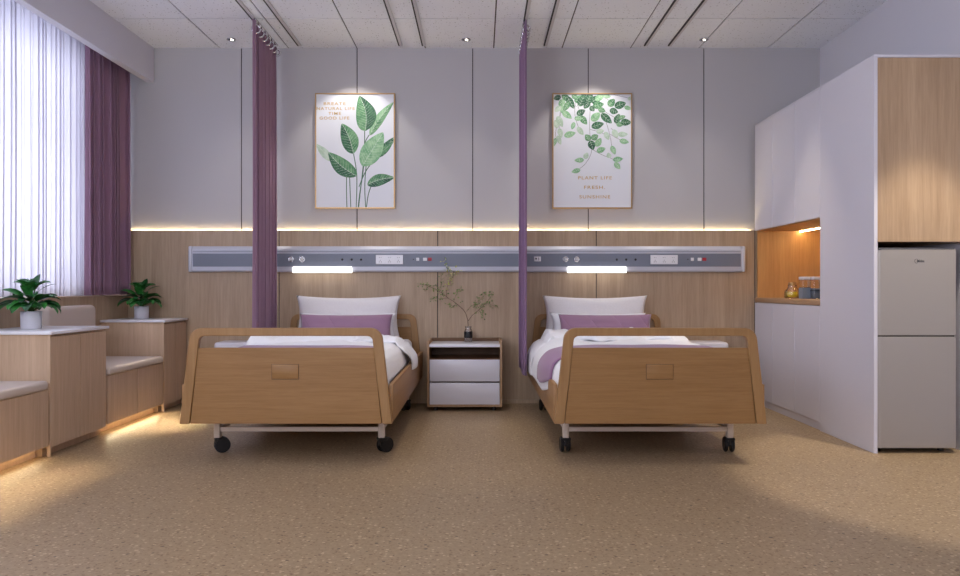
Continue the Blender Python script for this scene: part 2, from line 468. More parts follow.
def curtain(name, mat, loc, y0, y1, z0, z1, n, amp, seed, label, cat='curtain', group=None, rings=0, ring_dz=.06):
    root = thing(name, label, cat, loc, 0, group)
    mb = MB(); fn, nu, nz = pleat(y0, y1, z0, z1, n, amp, seed, flare=1, irr=.75 if n > 30 else .8)
    mb.grid(fn, nu, nz); o = mb.build('fabric_panel', mat, root, recalc=False, solid=.003)
    for k in range(rings):
        u = (k + .5) / rings
        yy = y0 + (y1 - y0) * u
        r = MB(); R, rr = .021, .006
        prof = [(R + rr * math.cos(a), rr * math.sin(a)) for a in [2 * PI * q / 8 for q in range(8)]]
        tbm = []
        # ring in the x-z plane facing along x (eyelet) tilted
        n_ = 20
        vs = []; fs = []
        for i, (a_, b_) in enumerate(prof):
            for q in range(n_):
                t = 2 * PI * q / n_
                vs.append(Vector((b_, a_ * math.cos(t), a_ * math.sin(t))))
        for i in range(8):
            j = (i + 1) % 8
            for q in range(n_):
                q2 = (q + 1) % n_
                fs.append((i * n_ + q, i * n_ + q2, j * n_ + q2, j * n_ + q))
        mt = Matrix.Translation((amp * .9, yy, z1 - ring_dz)) @ Matrix.Rotation(math.radians(-35 if k % 2 else 35), 4, 'Z')
        r._add([mt @ v for v in vs], fs, None, True)
        r.build('eyelet_ring', 'chrome', root)
    return root

# window curtains
curtain('window_curtain', 'purple', (-2.935, 0, 0), Yd(134.5), WY - .02, SILL + .010, 2.985, 10, .030, 3,
        'plum window curtain drawn to the corner beside the white sheer')
curtain('sheer_curtain', 'sheer', (-3.02, 0, 0), -.9, Yd(131), SILL + .006, 2.985, 92, .013, 5,
        'white translucent sheer curtain hanging across the bright window', 'curtain')
# bedside divider curtains (hang from ceiling tracks)
CUY0, CUY1 = Yd(135.3), 5.965
def divider(x, mat, seed, label, amp):
    root = thing('divider_curtain', label, 'curtain', (x, 0, 0), 0, 'purple divider curtains beside the beds')
    y0, y1, z0, z1, n = CUY0 + .02, CUY1, .315, 2.965, 7
    fn, nu, nz = pleat(y0, y1, z0, z1, n, amp, seed, flare=.6, irr=.3)
    mb = MB(); mb.grid(fn, nu, nz); mb.build('fabric_panel', mat, root, recalc=False, solid=.003)
    for k in range(n):
        yy = y0 + (y1 - y0) * (k + .5) / n
        vs = []; fs = []; R, rr, n_ = .030, .007, 22
        for i in range(8):
            a = 2 * PI * i / 8
            for q in range(n_):
                t = 2 * PI * q / n_
                vs.append(Vector(((R + rr * math.cos(a)) * math.cos(t), rr * math.sin(a), (R + rr * math.cos(a)) * math.sin(t))))
        for i in range(8):
            j = (i + 1) % 8
            for q in range(n_):
                fs.append((i * n_ + q, i * n_ + (q + 1) % n_, j * n_ + (q + 1) % n_, j * n_ + q))
        mt = Matrix.Translation((.012, yy, 2.905)) @ Matrix.Rotation(math.radians(28), 4, 'Z')
        r = MB(); r._add([mt @ v for v in vs], fs, None, True); r.build('eyelet_ring', 'chrome', root)
        h = MB(); h.tube([(0, yy, 2.925), (0, yy, 2.986)], .0035, 6); h.build('glider', 'track_dark', root)
divider(-1.688, 'purple', 11, 'wide pleated purple divider curtain hanging left of the left bed', .019)
divider(.336, 'purple2', 12, 'narrow edge-on purple divider curtain hanging between nightstand and right bed', .014)

# ceiling tracks
tracks = [(-1.703, 'ceiling rail carrying the left purple divider curtain'),
          (-1.507, 'bare ceiling rail just right of the left curtain rail'),
          (-.664, 'left ceiling rail of the pair just left of the middle downlight'),
          (-.469, 'right ceiling rail of the pair, nearest the middle downlight'),
          (.345, 'ceiling rail carrying the narrow middle purple curtain'),
          (.547, 'bare ceiling rail just right of the middle curtain rail'),
          (1.384, 'left ceiling rail of the pair above the right bed, near the right downlight'),
          (1.585, 'rightmost ceiling rail, running in front of the right downlight')]
for x, lb in tracks:
    r = thing('ceiling_track', lb, 'ceiling rail', (x, 0, ZC), 0, 'rails running along the ceiling')
    a = MB(); a.box(-.016, .016, 1.4, 6.02, -.012, 0, None, .002, 1); a.build('rail_body', 'track', r)
    a = MB(); a.box(-.0165, -.006, 1.41, 6.01, -.0135, -.004); a.build('rail_slot', 'track_dark', r)

# downlights
for x, lb in ((-2.03, 'left round recessed downlight in the ceiling by the plum curtains'),
              (-.114, 'middle round recessed downlight above the space between the beds'),
              (1.828, 'right round recessed downlight nearest the tall white cupboards')):
    r = thing('downlight', lb, 'downlight', (x, 5.88, ZC), 0, 'recessed ceiling downlights')
    MB().lathe([(.038, -.001), (.038, -.006), (.030, -.008), (.026, -.003), (.026, -.001)], n=28).build('trim_ring', 'chrome', r)
    MB().cyl((0, 0, -.002), .0265, .003).build('bezel', 'black', r)
    MB().cyl((.004, 0, -.005), .011, .004).build('lens', 'down_em', r)

# ------------------------------------------------------------------ bench wall on the left
BX = -2.462
def cabinet(y0, y1, label, top_over_end=.0):
    r = thing('storage_cabinet', label, 'cabinet', (BX, y0, 0), 0, 'oak cabinets under the window')
    D = y1 - y0; W = BX - WX0
    b = MB(); b.box(-W + .002, -.021, .0, D, .05, .699, 'bench_wood'); b.box(-.0215, -.0198, .012, D - .009, .053, .684, 'groove'); b.build('carcass', None, r)
    MB().box(-W + .002, -.05, .004, D - .004, 0, .05).build('toe_kick', 'bench_wood', r)
    for a, c in ((.012, D / 2 - .0025), (D / 2 + .0025, D - .008)):
        MB().box(-.0195, 0, a, c, .052, .686, None, .0015, 1).build('door', 'bench_wood', r)
    MB().box(-.02, -.001, -.0, .011, .0, .699).build('end_panel', 'bench_wood', r)
    MB().box(-W + .002, .012, -.014, D + (.012 if y1 < 5.9 else 0), .700, .718, None, .002, 2).build('top_slab', 'white_top', r)
    return r
YA, YBn, YC = Yd(174.5), Yd(151.6), Yd(128.3)
cabinet(YA, YBn, 'nearer oak window cabinet with white top, between the two bench seats')
cabinet(YC, WY - .014, 'farther oak window cabinet with white top, against the panelled wall')
TOE = []
def bench(y0, y1, label, clabel, backlabel=None, back=None):
    r = thing('window_bench', label, 'bench', (BX, y0, 0), 0, 'oak benches under the window')
    D = y1 - y0; W = BX - WX0
    q = MB(); q.box(-W + .002, -.021, .001, D - .001, .075, .388, 'bench_wood'); q.box(-.0215, -.0198, .003, D - .003, .076, .386, 'groove'); q.build('base', None, r)
    MB().box(-W + .002, -.075, .001, D - .001, 0, .075).build('toe_kick', 'bench_wood', r)
    n = 2 if D > .7 else 1
    for k in range(n):
        MB().box(-.0195, 0, D * k / n + .0025, D * (k + 1) / n - .0025, .066, .387, None, .0015, 1).build('front_panel', 'bench_wood', r)
    MB().box(-.045, -.030, .02, D - .02, .068, .0745).build('light_strip', 'led_toe', r)
    TOE.append((BX - .024, y0 + D / 2, .062, D - .06))
    c = MB(); c.box(-W + .004, .012, .004, D - .016, 0, .053, None, .018, 4)
    tag(setloc(c.build('seat_cushion', 'cushion'), (BX, y0, .3885)), clabel, 'cushion', 'beige seat cushions')
    if back:
        a, b_ = back
        c = MB(); c.box(0, .09, 0, b_ - a, 0, .40, None, .035, 5)
        tag(setloc(c.build('back_cushion', 'cushion'), (WX0 + .003, a, .442)), backlabel, 'cushion')
bench(2.2, YA - .016, 'near oak window bench with a toe light, left of the nearer cabinet', 'beige seat cushion on the near bench at the left edge')
bench(YBn + .014, YC - .016, 'far oak window bench between the two cabinets', 'beige seat cushion between the two oak cabinets',
      'upright beige back cushion below the sill behind the nearer potted plant', (YBn + .02, Yd(133.5)))

# ------------------------------------------------------------------ potted plants
def leaf(bm, base, az, el, L, W, droop, roll=0, m=None, nseg=7):
    d = Vector((math.cos(az), math.sin(az), 0)); side = Vector((-math.sin(az), math.cos(az), 0)); up = Vector((0, 0, 1))
    pts = []; a = el; p = Vector(base); step = L / nseg
    for i in range(nseg + 1):
        pts.append((p.copy(), a)); p = p + (d * math.cos(a) + up * math.sin(a)) * step; a -= droop / nseg
    vs = []; fs = []
    for i, (p, a) in enumerate(pts):
        t = i / nseg
        w = W * .5 * (math.sin(PI * min(1, t ** .75 * .99 + .01)) ** .62 if 0 < t < 1 else .02)
        nrm = -d * math.sin(a) + up * math.cos(a)
        s2 = side * math.cos(roll) + nrm * math.sin(roll); n2 = nrm * math.cos(roll) - side * math.sin(roll)
        for q in (-1, -.5, 0, .5, 1):
            vs.append(p + s2 * (w * q) + n2 * (abs(q) * w * .32))
    for i in range(nseg):
        for q in range(4):
            fs.append((i * 5 + q, i * 5 + q + 1, (i + 1) * 5 + q + 1, (i + 1) * 5 + q))
    bm._add(vs, fs, m, True)

def plant(loc, s, label, seed=1):
    r = thing('potted_plant', label, 'plant', loc, 0, 'potted plants on the window cabinets')
    R, Hh = .058 * s, .108 * s
    MB().lathe([(0, 0), (R * .93, 0), (R * .97, .006), (R, Hh - .004), (R - .003, Hh), (R - .007, Hh - .002), (R - .008, Hh - .02), (0, Hh - .02)]).build('pot', 'pot', r)
    MB().lathe([(R - .009, 0), (R * .5, .004), (0, .005)], (0, 0, Hh - .019), m=None).build('soil', 'soil', r)
    rnd = random.Random(seed); fo = MB(); st = MB(); z0 = Hh - .015
    def one(az, h, L, W, el, droop, reach, m='leaf', roll=0):
        base = Vector((math.cos(az) * .008, math.sin(az) * .008, z0))
        tip = Vector((math.cos(az) * reach, math.sin(az) * reach, z0 + h))
        mid = (base + tip) / 2 + Vector((-math.cos(az) * reach * .2, -math.sin(az) * reach * .2, h * .18))
        st.tube([base, mid, tip], .0022, 6)
        leaf(fo, tip, az, el, L, W, droop, roll, m)
    # low arching ring
    n = 13
    for k in range(n):
        az = 2 * PI * k / n + rnd.uniform(-.2, .2)
        one(az, rnd.uniform(.03, .05), rnd.uniform(.135, .17) * s, rnd.uniform(.066, .082), rnd.uniform(.45, .8), rnd.uniform(1.5, 2.1), rnd.uniform(.03, .05), rnd.choice(['leaf', 'leaf2', 'leaf']), rnd.uniform(-.35, .35))
    n = 10
    for k in range(n):
        az = 2 * PI * k / n + .3 + rnd.uniform(-.2, .2)
        one(az, rnd.uniform(.07, .10), rnd.uniform(.12, .155) * s, rnd.uniform(.062, .078), rnd.uniform(.45, .8), rnd.uniform(.8, 1.3), rnd.uniform(.02, .045), rnd.choice(['leaf', 'leaf2']), rnd.uniform(-.35, .35))
    n = 7
    for k in range(n):
        az = 2 * PI * k / n + .7 + rnd.uniform(-.25, .25)
        one(az, rnd.uniform(.125, .16), rnd.uniform(.095, .12) * s, rnd.uniform(.056, .07), rnd.uniform(.7, 1.1), rnd.uniform(.6, 1.0), rnd.uniform(.01, .03), 'leaf', rnd.uniform(-.3, .3))
    # upright rounded crown leaf
    one(1.15, .160, .088 * s, .072, 1.30, .15, .028, 'leaf2', 0)
    one(1.9, .145, .085 * s, .064, 1.15, .25, .030, 'leaf', .1)
    one(4.5, .10, .095 * s, .07, 1.1, .5, .02, 'leaf', 0)
    one(2.6, .15, .075 * s, .05, 1.25, .2, .015, 'leaf', .9)
    one(0, .13, .13 * s, .018, .7, .7, .04, 'leaf2', .4)
    fo.build('foliage', None, r, recalc=False); st.build('stems', 'stem', r)
plant((-2.748, Yd(163.3), .7185), 1.0, 'potted green plant in a white pot on the nearer cabinet', 4)
plant((-2.745, Yd(123.3), .7185), .95, 'potted green plant in a white pot on the farther cabinet', 4)

# ------------------------------------------------------------------ beds
def rounded_u(hb, ht, z0, z1, r, n=10, slope_line=None):
    """open polyline from bottom-left over the top to bottom-right"""
    import math as _m
    # left edge line from (-hb,z0) to (-ht,z1)
    dx, dz = (hb - ht), (z1 - z0); L = _m.hypot(dx, dz); ux, uz = dx / L, dz / L
    # corner at (-ht,z1): tangent distances
    ang = _m.acos(ux * 1 + 0)   # angle between edge direction and +x
    turn = ang                  # turning angle
    t = r * _m.tan(turn / 2)
    cx, cz = -ht + t, z1 - r
    pts = [(-hb, z0)]
    k0 = 6
    sx, sz = -ht - ux * t, z1 - uz * t
    for i in range(1, k0 + 1): pts.append((-hb + (sx + hb) * i / k0, z0 + (sz - z0) * i / k0))
    a0 = _m.atan2(sz - cz, sx - cx); a1 = PI / 2
    if a0 < 0: a0 += 2 * PI
    for i in range(1, n + 1):
        a = a0 + (a1 - a0) * i / n
        pts.append((cx + r * _m.cos(a), cz + r * _m.sin(a)))
    for i in range(1, 4): pts.append((cx + (0 - cx) * i / 4, z1))
    right = [(-x, z) for x, z in reversed(pts)]
    return pts + [(0, z1)] + right

def board(prefix, y, parent, th=.035, front=-1):
    """headboard or footboard: rounded frame, inner panel"""
    zt, zb = .7497, .226
    outer = rounded_u(.580, .5205, zb, zt, .068)
    inner = rounded_u(.580 - .0535, .5205 - .0535 + .004, zb, zt - .044, .028)
    MB().band(outer, inner, y - th / 2, y + th / 2).build(prefix + '_frame', 'bed_z', parent, bevel=.004)
    zp = .641
    wb_ = .580 - .0535 - .004; wt_ = wb_ - (.0595 - .004) * (zp - zb) / (zt - zb)
    MB().prism([(-wb_, zb), (wb_, zb), (wt_, zp), (-wt_, zp)], y - th / 2 + .007, y + th / 2 - .006).build(prefix + '_panel', 'bed_x', parent, bevel=.002)

def bed(X, side, label, cast_rot, inner):
    """side=+1 when the inner side (towards the nightstand) is +x"""
    r = thing('hospital_bed', label, 'bed', (X, 0, 0), 0, 'wooden hospital beds')
    yf, yh = Yd(183.4) + .0175, Yd(119) - .0
    board('footboard', yf, r); board('headboard', yh, r)
    # plaque on footboard
    ft = yf - .0105
    p = MB(); p.box(-.0785, .0715, ft - .0015, ft + .002, .4675, .5525, 'table_dark'); p.box(-.0755, .0685, ft - .006, ft - .001, .4715, .5500, 'bed_x', .002, 2); p.build('grip_plate', None, r)  # thin darker plate behind paints a shadow outline round the grip
    for sgn in (-1, 1):
        q = MB(); q.box(sgn * .558, sgn * .581, yf + .018, yh - .018, .227, .437, None, .003, 2); q.build('side_rail', 'bed_y', r)
    # deck and underframe
    MB().box(-.555, .555, yf + .02, yh - .02, .229, .241).build('shade_tray', 'bed_y', r)  # closed tray added to deepen the shade beneath the bed
    MB().box(-.555, .555, yf + .02, yh - .02, .385, .405).build('deck', 'bed_y', r)
    yl0, yl1 = Yd(170), Yd(127)
    u = MB()
    u.box(-.49, .49, yl0 - .0125, yl0 + .0125, .127, .152); u.box(-.49, .49, yl1 - .0125, yl1 + .0125, .127, .152)
    for sx_ in (-1, 1): u.box(sx_ * .472, sx_ * .492, yl0, yl1, .13, .15)
    u.box(-.50, .50, yl0 + .05, yl0 + .075, .165, .185); u.box(-.50, .50, yl1 - .075, yl1 - .05, .165, .185)
    for sx_ in (-.35, .35): u.box(sx_ - .02, sx_ + .02, yf + .05, yh - .05, .25, .285)
    u.build('underframe', 'metal_w', r)
    k = 0
    for yy in (yl0, yl1):
        for sx_ in (-1, 1):
            cx = sx_ * .482
            l = MB(); l.box(cx - .019, cx + .019, yy - .019, yy + .019, .088, .384, None, .005, 2)
            l.cyl((cx, yy, .079), .012, .03)
            lg = l.build('leg', 'metal_w', r)
            rot = cast_rot[k]; k += 1
            c = MB(); mt = Matrix.Translation((cx, yy, 0)) @ Matrix.Rotation(rot, 4, 'Z')
            for sw in (-1, 1):
                tb = bmesh.new(); bmesh.ops.create_cone(tb, cap_ends=True, segments=32, radius1=.045, radius2=.045, depth=.020)
                es = [e for e in tb.edges if any(len(f.verts) > 4 for f in e.link_faces)]
                bmesh.ops.bevel(tb, geom=es, offset=.005, segments=2, affect='EDGES')
                c.merge(tb, None, mt @ Matrix.Translation((sw * .0185, .024, .0455)) @ Matrix.Rotation(PI / 2, 4, 'Y'))
                c.merge_hub = None
            tb = bmesh.new(); bmesh.ops.create_cone(tb, cap_ends=True, segments=16, radius1=.010, radius2=.010, depth=.055)
            c.merge(tb, None, mt @ Matrix.Translation((0, .024, .0455)) @ Matrix.Rotation(PI / 2, 4, 'Y'))
            c.box(-.008, .008, -.020, .048, .040, .082, None, .004, 2, mtx=mt)
            c.box(-.030, .030, -.020, .026, .072, .090, None, .006, 2, mtx=mt)
            c.build('caster', 'black', lg)
    return r
bed(-1.06, 1, 'wooden hospital bed left of the nightstand, white duvet and swivelled casters', (-1.1, -.8, .8, .6), 1)
bed(.985, -1, 'wooden hospital bed right of the nightstand, duvet draped over its left side', (.05, -.12, .1, 0), -1)

# ---- mattresses
def mattress(X, label):
    m = MB(); m.box(-.50, .50, 4.02, 5.98, 0, .14, None, .045, 5)
    tag(setloc(m.build('mattress', 'mattress'), (X, 0, .4055)), label, 'mattress', 'mattresses on the beds')
mattress(-1.06, 'pale mattress lying on the left bed under its duvet')
mattress(.985, 'pale mattress lying on the right bed under its duvet')
MT = .4055 + .14

# ---- pillows
def pillow(X, y, z, w, h, t, mat, label, tilt=-.25, seed=0, stitch=False, group=None, corner=1.0, name='pillow'):
    """upright pillow: local x width, z height from base, y thickness"""
    nu, nv = 36, 24
    vs = []; fs = []
    def P(u, v, sgn):
        a, b = 2 * u - 1, 2 * v - 1
        th = t * .5 * (max(0, 1 - abs(a) ** 2.4) * max(0, 1 - abs(b) ** 2.2)) ** .55
        # edges pulled in between the corners
        px = w / 2 * a * (1 - .075 * corner * (1 - b * b)) 
        pz = h / 2 * b * (1 - .13 * corner * (1 - a * a)) 
        wr = noise.noise(Vector((a * 2.2, b * 2.2, seed + sgn))) * .012 * (1 - abs(a) ** 4)
        return Vector((px, sgn * th + wr * .7, pz + h / 2))
    o = MB()
    o.grid(lambda u, v: P(u, v, -1), nu, nv); o.grid(lambda u, v: P(u, v, 1), nu, nv)
    bmesh.ops.remove_doubles(o.bm, verts=o.bm.verts[:], dist=.0008)
    ob = o.build(name, mat)
    ob.location = (X, y, z); ob.rotation_euler = (tilt, 0, 0)
    return tag(ob, label, 'pillow', group)

def quiltmat():
    m, nt, p = newmat('mauve_quilted'); N = nt.nodes; L = nt.links
    tc = N.new('ShaderNodeTexCoord'); mp = N.new('ShaderNodeMapping'); mp.inputs['Rotation'].default_value = (0, math.radians(35), 0)
    L.new(tc.outputs['Object'], mp.inputs[0])
    w = N.new('ShaderNodeTexWave'); w.inputs['Scale'].default_value = 1.9; w.bands_direction = 'X'; w.wave_profile = 'SIN'
    L.new(mp.outputs[0], w.inputs['Vector'])
    pw = N.new('ShaderNodeMath'); pw.operation = 'POWER'; pw.inputs[1].default_value = .25; L.new(w.outputs['Fac'], pw.inputs[0])
    b = N.new('ShaderNodeBump'); b.inputs['Strength'].default_value = .6; b.inputs['Distance'].default_value = .01
    L.new(pw.outputs[0], b.inputs['Height']); L.new(b.outputs[0], p.inputs['Normal'])
    p.inputs['Base Color'].default_value = rgb(148, 112, 138); p.inputs['Roughness'].default_value = .7; p.inputs['Sheen Weight'].default_value = .3
    return m
M['quilt'] = quiltmat()

for X, sd, which in ((-1.073, 1, 'left'), (.963, -1, 'right')):
    pillow(X - (.006 if sd == 1 else .02), Yd(122.6), MT + .004, .86, .36, .14, 'linen_dot', 'large white pillow standing against the headboard of the %s bed' % which, -.12, 3 * sd, group='large white pillows')
    pillow(X + .015 * sd, Yd(125.0), MT + .004, .775, .222, .12, 'linen', 'smaller white pillow between the large pillow and purple cushion of the %s bed' % which, -.2, 5 * sd, group='smaller white pillows')
    pillow(X + (.025 if sd == 1 else .015), Yd(128.6) - .01, MT + .006, .73, .218, .11, 'quilt', 'purple quilted cushion in front of the white pillows on the %s bed' % which, -.25, 8 * sd, group='purple quilted cushions', corner=.6, name='cushion')

# ---- duvets and runners
def smooth(a, b, x):
    t = max(0, min(1, (x - a) / (b - a))); return t * t * (3 - 2 * t)
def interp(poly, t):
    """arc-length param polyline"""
    Ls = [0]
    for i in range(len(poly) - 1): Ls.append(Ls[-1] + math.hypot(poly[i + 1][0] - poly[i][0], poly[i + 1][1] - poly[i][1]))
    d = t * Ls[-1]
    for i in range(len(poly) - 1):
        if d <= Ls[i + 1] or i == len(poly) - 2:
            f = (d - Ls[i]) / (Ls[i + 1] - Ls[i]); return (poly[i][0] + (poly[i + 1][0] - poly[i][0]) * f, poly[i][1] + (poly[i + 1][1] - poly[i][1]) * f)
def chaikin(p, n=2):
    for _ in range(n):
        q = [p[0]]
        for i in range(len(p) - 1):
            a, b = p[i], p[i + 1]
            q += [(a[0] * .75 + b[0] * .25, a[1] * .75 + b[1] * .25), (a[0] * .25 + b[0] * .75, a[1] * .25 + b[1] * .75)]
        p = q + [p[-1]]
    return p
Z0 = MT
def duvet(X, sd, hang, label, hang_z, y_head, seed):
    """hang(y): how far the lower layer hangs over the rail; the turned-back end always hangs"""
    tuck = chaikin([(-.508, Z0 - .03), (-.515, Z0 + .02), (-.48, Z0 + .032), (-.3, Z0 + .036), (.40, Z0 + .034), (.500, Z0 + .018), (.528, Z0 - .04), (.538, .425)])
    drape = chaikin([(-.508, Z0 - .03), (-.515, Z0 + .02), (-.48, Z0 + .032), (-.3, Z0 + .036), (.40, Z0 + .034), (.52, Z0 + .02), (.580, Z0 - .04), (.600, .45), (.598, hang_z)])
    def prof(t, y, w=None):
        if w is None: w = hang(y)
        a = interp(tuck, t); b = interp(drape, t)
        return a[0] * (1 - w) + b[0] * w, a[1] * (1 - w) + b[1] * w
    mb = MB(); yf_ = 4.03
    def fn(u, v):
        y = yf_ + (y_head - yf_) * v
        x, z = prof(u, y)
        z -= (1 - smooth(0, .08, v)) * .03
        n1 = noise.noise(Vector((x * 3.2 + seed, y * 2.6, z * 3))) * .018 + noise.noise(Vector((x * 8 + seed, y * 6, z * 8))) * .007
        if x < .48: z += n1 * (.15 + .85 * smooth(4.6, 5.0, y)) + .004 + smooth(4.62, 4.8, y) * (.016 * noise.noise(Vector((x * 6 + seed, y * 6, 3))) + .006)
        else: x += abs(n1) * .3
        return (sd * x, y, z)
    mb.grid(fn, 80, 80)
    yl = y_head - .50
    lo = .0 if sd < 0 else 0
    def fn2(u, v):
        wig = noise.noise(Vector((u * 4, seed + 5, 1))) * .15 + noise.noise(Vector((u * 11, seed + 2, 1))) * .06
        y = yl + (y_head - yl) * v + wig * (1 - v * .5)
        x, z = prof(u, y, 1.0 if sd > 0 else max(hang(y), .0))
        if sd > 0 and x > .5:
            x -= .018 * smooth(.5, .58, x)       # corner narrows to a tip that hangs out
            yc = 5.13; y = yc + (y - yc) * (1 - .55 * smooth(.5, .60, x) * smooth(.62, .42, z))
        y -= .17 * math.exp(-((x + .5) / .2) ** 2) * (1 - v)
        puff = .010 + .022 * math.sin(PI * min(1, max(0, v))) ** .6 + .030 * noise.noise(Vector((x * 6.5 + seed * 2, 4.4, v * 1.5)))
        ridg = abs(noise.noise(Vector((x * 3.5 + seed, y * 8, 2)))) 
        ridg2 = abs(noise.noise(Vector((x * 9, y * 14, seed))))
        n1 = .050 * (ridg - .2) + .026 * (ridg2 - .2) + .030 * noise.noise(Vector((x * 4.5 + seed, y * 3, 7)))
        n1 += .055 * math.exp(-((x + .46) / .08) ** 2 - ((y - (yl + .12)) / .16) ** 2)
        if v < .02 or v > .98: puff *= .3; n1 *= .2
        if x < .48: return (sd * x, y, z + max(.005, min(.085, puff + n1 + .008)))
        return (sd * (x + .004 + max(0, puff * .35 + n1 * .4)), y, z - .004)
    mb.grid(fn2, 110, 44)
    o = mb.build('duvet', 'linen', None, recalc=False, solid=.008)
    o.location = (X, 0, 0)
    tag(o, label, 'duvet', 'white duvets')
    return prof
pl = duvet(-1.06, 1, lambda y: 0, 'white duvet on the left bed with its folded corner hanging over the right rail', .40, 5.42, 1.3)
pr = duvet(.985, -1, lambda y: smooth(3.95, 4.5, y), 'white duvet on the right bed bulging over the left side rail', .335, 5.68, 7.7)

def runner(X, sd, prof, t0, t1, y0, y1, label, seed, extra=None):
    mb = MB()
    def fn(u, v):
        t = t0 + (t1 - t0) * u
        y = y0 + (y1 - y0) * v + noise.noise(Vector((u * 4, seed, 0))) * .015
        x, z = prof(t, y)
        if extra and u > extra[0]:
            k = (u - extra[0]) / (1 - extra[0]); z -= k * 0; 
        top = x < .48
        if top: z += .016 + noise.noise(Vector((x * 3, y * 5, seed))) * .006
        else: x += .014; z += .008
        return (sd * x, y, z)
    mb.grid(fn, 60, 14)
    o = mb.build('bed_runner', 'runner', None, recalc=False, solid=.008); o.location = (X, 0, 0)
    tag(o, label, 'blanket', 'mauve bed runners')
runner(-1.06, 1, pl, .09, .80, 4.14, 4.62, 'mauve bed runner lying flat across the duvet of the left bed', 2)
runner(.985, -1, pr, .04, .97, 4.18, 4.66, 'mauve bed runner hanging over the left side of the right bed', 4)

# ------------------------------------------------------------------ nightstand with vase
NY = Yd(127.3)
ns = thing('nightstand', 'low oak nightstand with two white drawers between the beds', 'nightstand', (-.1206, NY, 0))
hw = .295; zt, zb = .5515, .033; dp = WY - .016 - NY
for sgn in (-1, 1):
    MB().box(sgn * (hw - .016), sgn * hw, 0, dp, zb, zt, None, .002, 2).build('side_panel', 'table_wood', ns)
MB().box(-hw + .016, hw - .016, dp - .014, dp, zb, zt).build('back_panel', 'table_dark', ns)
MB().box(-hw + .016, hw - .016, .004, dp - .014, zb, zb + .018).build('bottom_panel', 'table_wood', ns)
MB().box(-hw + .0165, hw - .0165, .002, dp - .0145, .502, .524, None, .002, 2).build('top_tray', 'white_top', ns)
MB().box(-hw + .0165, hw - .0165, .006, dp - .0145, .4055, .411).build('shelf', 'table_dark', ns)
for a, b in ((.234, .405), (.052, .222)):
    d = MB().box(-hw + .020, hw - .020, -.001, .017, a, b, None, .002, 2).build('drawer', 'white_lacq', ns)
    q = MB(); q.box(-hw + .03, hw - .03, .0175, dp - .03, a + .012, b - .02); q.build('drawer_box', 'table_dark', d)
for x in (-1, 1):
    for y in (.05, dp - .05):
        q = MB(); q.cyl((x * .23, y, .0165), .018, .033); q.build('foot', 'black', ns)

# vase
VX, VY, VZ = -.0965, Yd(121.5), .5245
vs_ = thing('vase', 'small clear glass vase with a black band on the nightstand', 'vase', (VX, VY, VZ))
MB().lathe([(0, 0), (.028, 0), (.033, .006), (.034, .05), (.034, .088), (.026, .104), (.022, .108), (.026, .124), (.029, .127), (.027, .128), (.020, .109), (.0245, .102), (.0315, .087), (.0315, .01), (.026, .005), (0, .005)]).build('bottle', 'glass', vs_)
MB().lathe([(.0345, .034), (.0352, .036), (.0352, .082), (.0345, .084)], n=28).build('band', 'black', vs_)
br = thing('leafy_branches', 'thin leafy branches standing in the glass vase on the nightstand', 'branches', (VX, VY, VZ))
def bp(px, py, dy=0):
    """crop pixel -> local point at the vase depth"""
    X = (415 + px / 6.063 - 480) / 121.5; Z = H - (250 + py / 6.063 - 288) / 121.5
    return Vector((X - VX, dy, Z - VZ))
twigs = [
    ([(322, 530), (322, 455), (320, 425), (308, 385), (293, 362), (258, 330), (228, 308), (200, 292)], .0030),
    ([(200, 292), (182, 275), (165, 262), (130, 240), (90, 222), (60, 212), (30, 210)], .0016),
    ([(192, 284), (190, 255), (192, 230), (205, 205), (215, 180), (212, 150), (205, 125)], .0015),
    ([(205, 150), (195, 115), (182, 85), (170, 50)], .0011),
    ([(200, 292), (160, 293), (115, 292), (100, 300)], .0012),
    ([(165, 262), (150, 240), (158, 200), (160, 150)], .0011),
    ([(215, 180), (240, 150), (262, 130)], .0010),
    ([(235, 312), (245, 280), (262, 250), (285, 245)], .0012),
    ([(258, 330), (230, 338), (205, 328)], .0010),
    ([(90, 222), (75, 240), (60, 250)], .0009),
    ([(322, 430), (345, 398), (385, 365), (415, 335), (440, 310), (465, 275), (458, 255)], .0022),
    ([(312, 372), (335, 345), (365, 325), (395, 300), (430, 262)], .0014),
    ([(415, 335), (445, 325), (470, 335), (488, 350)], .0010),
    ([(385, 365), (405, 385), (415, 410)], .0009),
    ([(385, 310), (380, 335), (375, 350)], .0009),
]
tw = MB(); lf = MB(); rnd = random.Random(5)
for ti, (pts, rad) in enumerate(twigs):
    dy0 = 0 if ti in (0,) else 1
    P_ = []
    for i, (a, b) in enumerate(pts):
        w = min(1, i / max(1, len(pts) - 1)) * dy0
        dyy = w * [0, -.05, .04, .05, -.04, .03, -.05, .04, -.04, -.03, -.05, .05, -.03, .04, .05][ti]
        if ti == 0: dyy = 0
        P_.append(bp(a, b, max(-.1, min(.02, dyy))))
    tw.tube(P_, rad, 6, None, rad * .5)
    if ti == 0: rngl = 4
    else: rngl = int(sum((P_[i + 1] - P_[i]).length for i in range(len(P_) - 1)) * 190)
    for _ in range(rngl):
        f = rnd.uniform(.25 if ti else .6, 1) * (len(P_) - 1); i = min(len(P_) - 2, int(f)); p = P_[i].lerp(P_[i + 1], f - i)
        p = p + Vector((rnd.gauss(0, .013), rnd.gauss(0, .012), rnd.gauss(0, .013)))
        yellow = ti in (2, 3, 6) and rnd.random() < .5
        leaf(lf, p, rnd.uniform(0, 2 * PI), rnd.uniform(-.6, 1.2), rnd.uniform(.014, .024), rnd.uniform(.009, .015), .5, rnd.uniform(-1, 1), 'tinyleaf_y' if yellow else 'tinyleaf', 3)
tw.build('twigs', 'twig', br); lf.build('leaves', None, br, recalc=False)

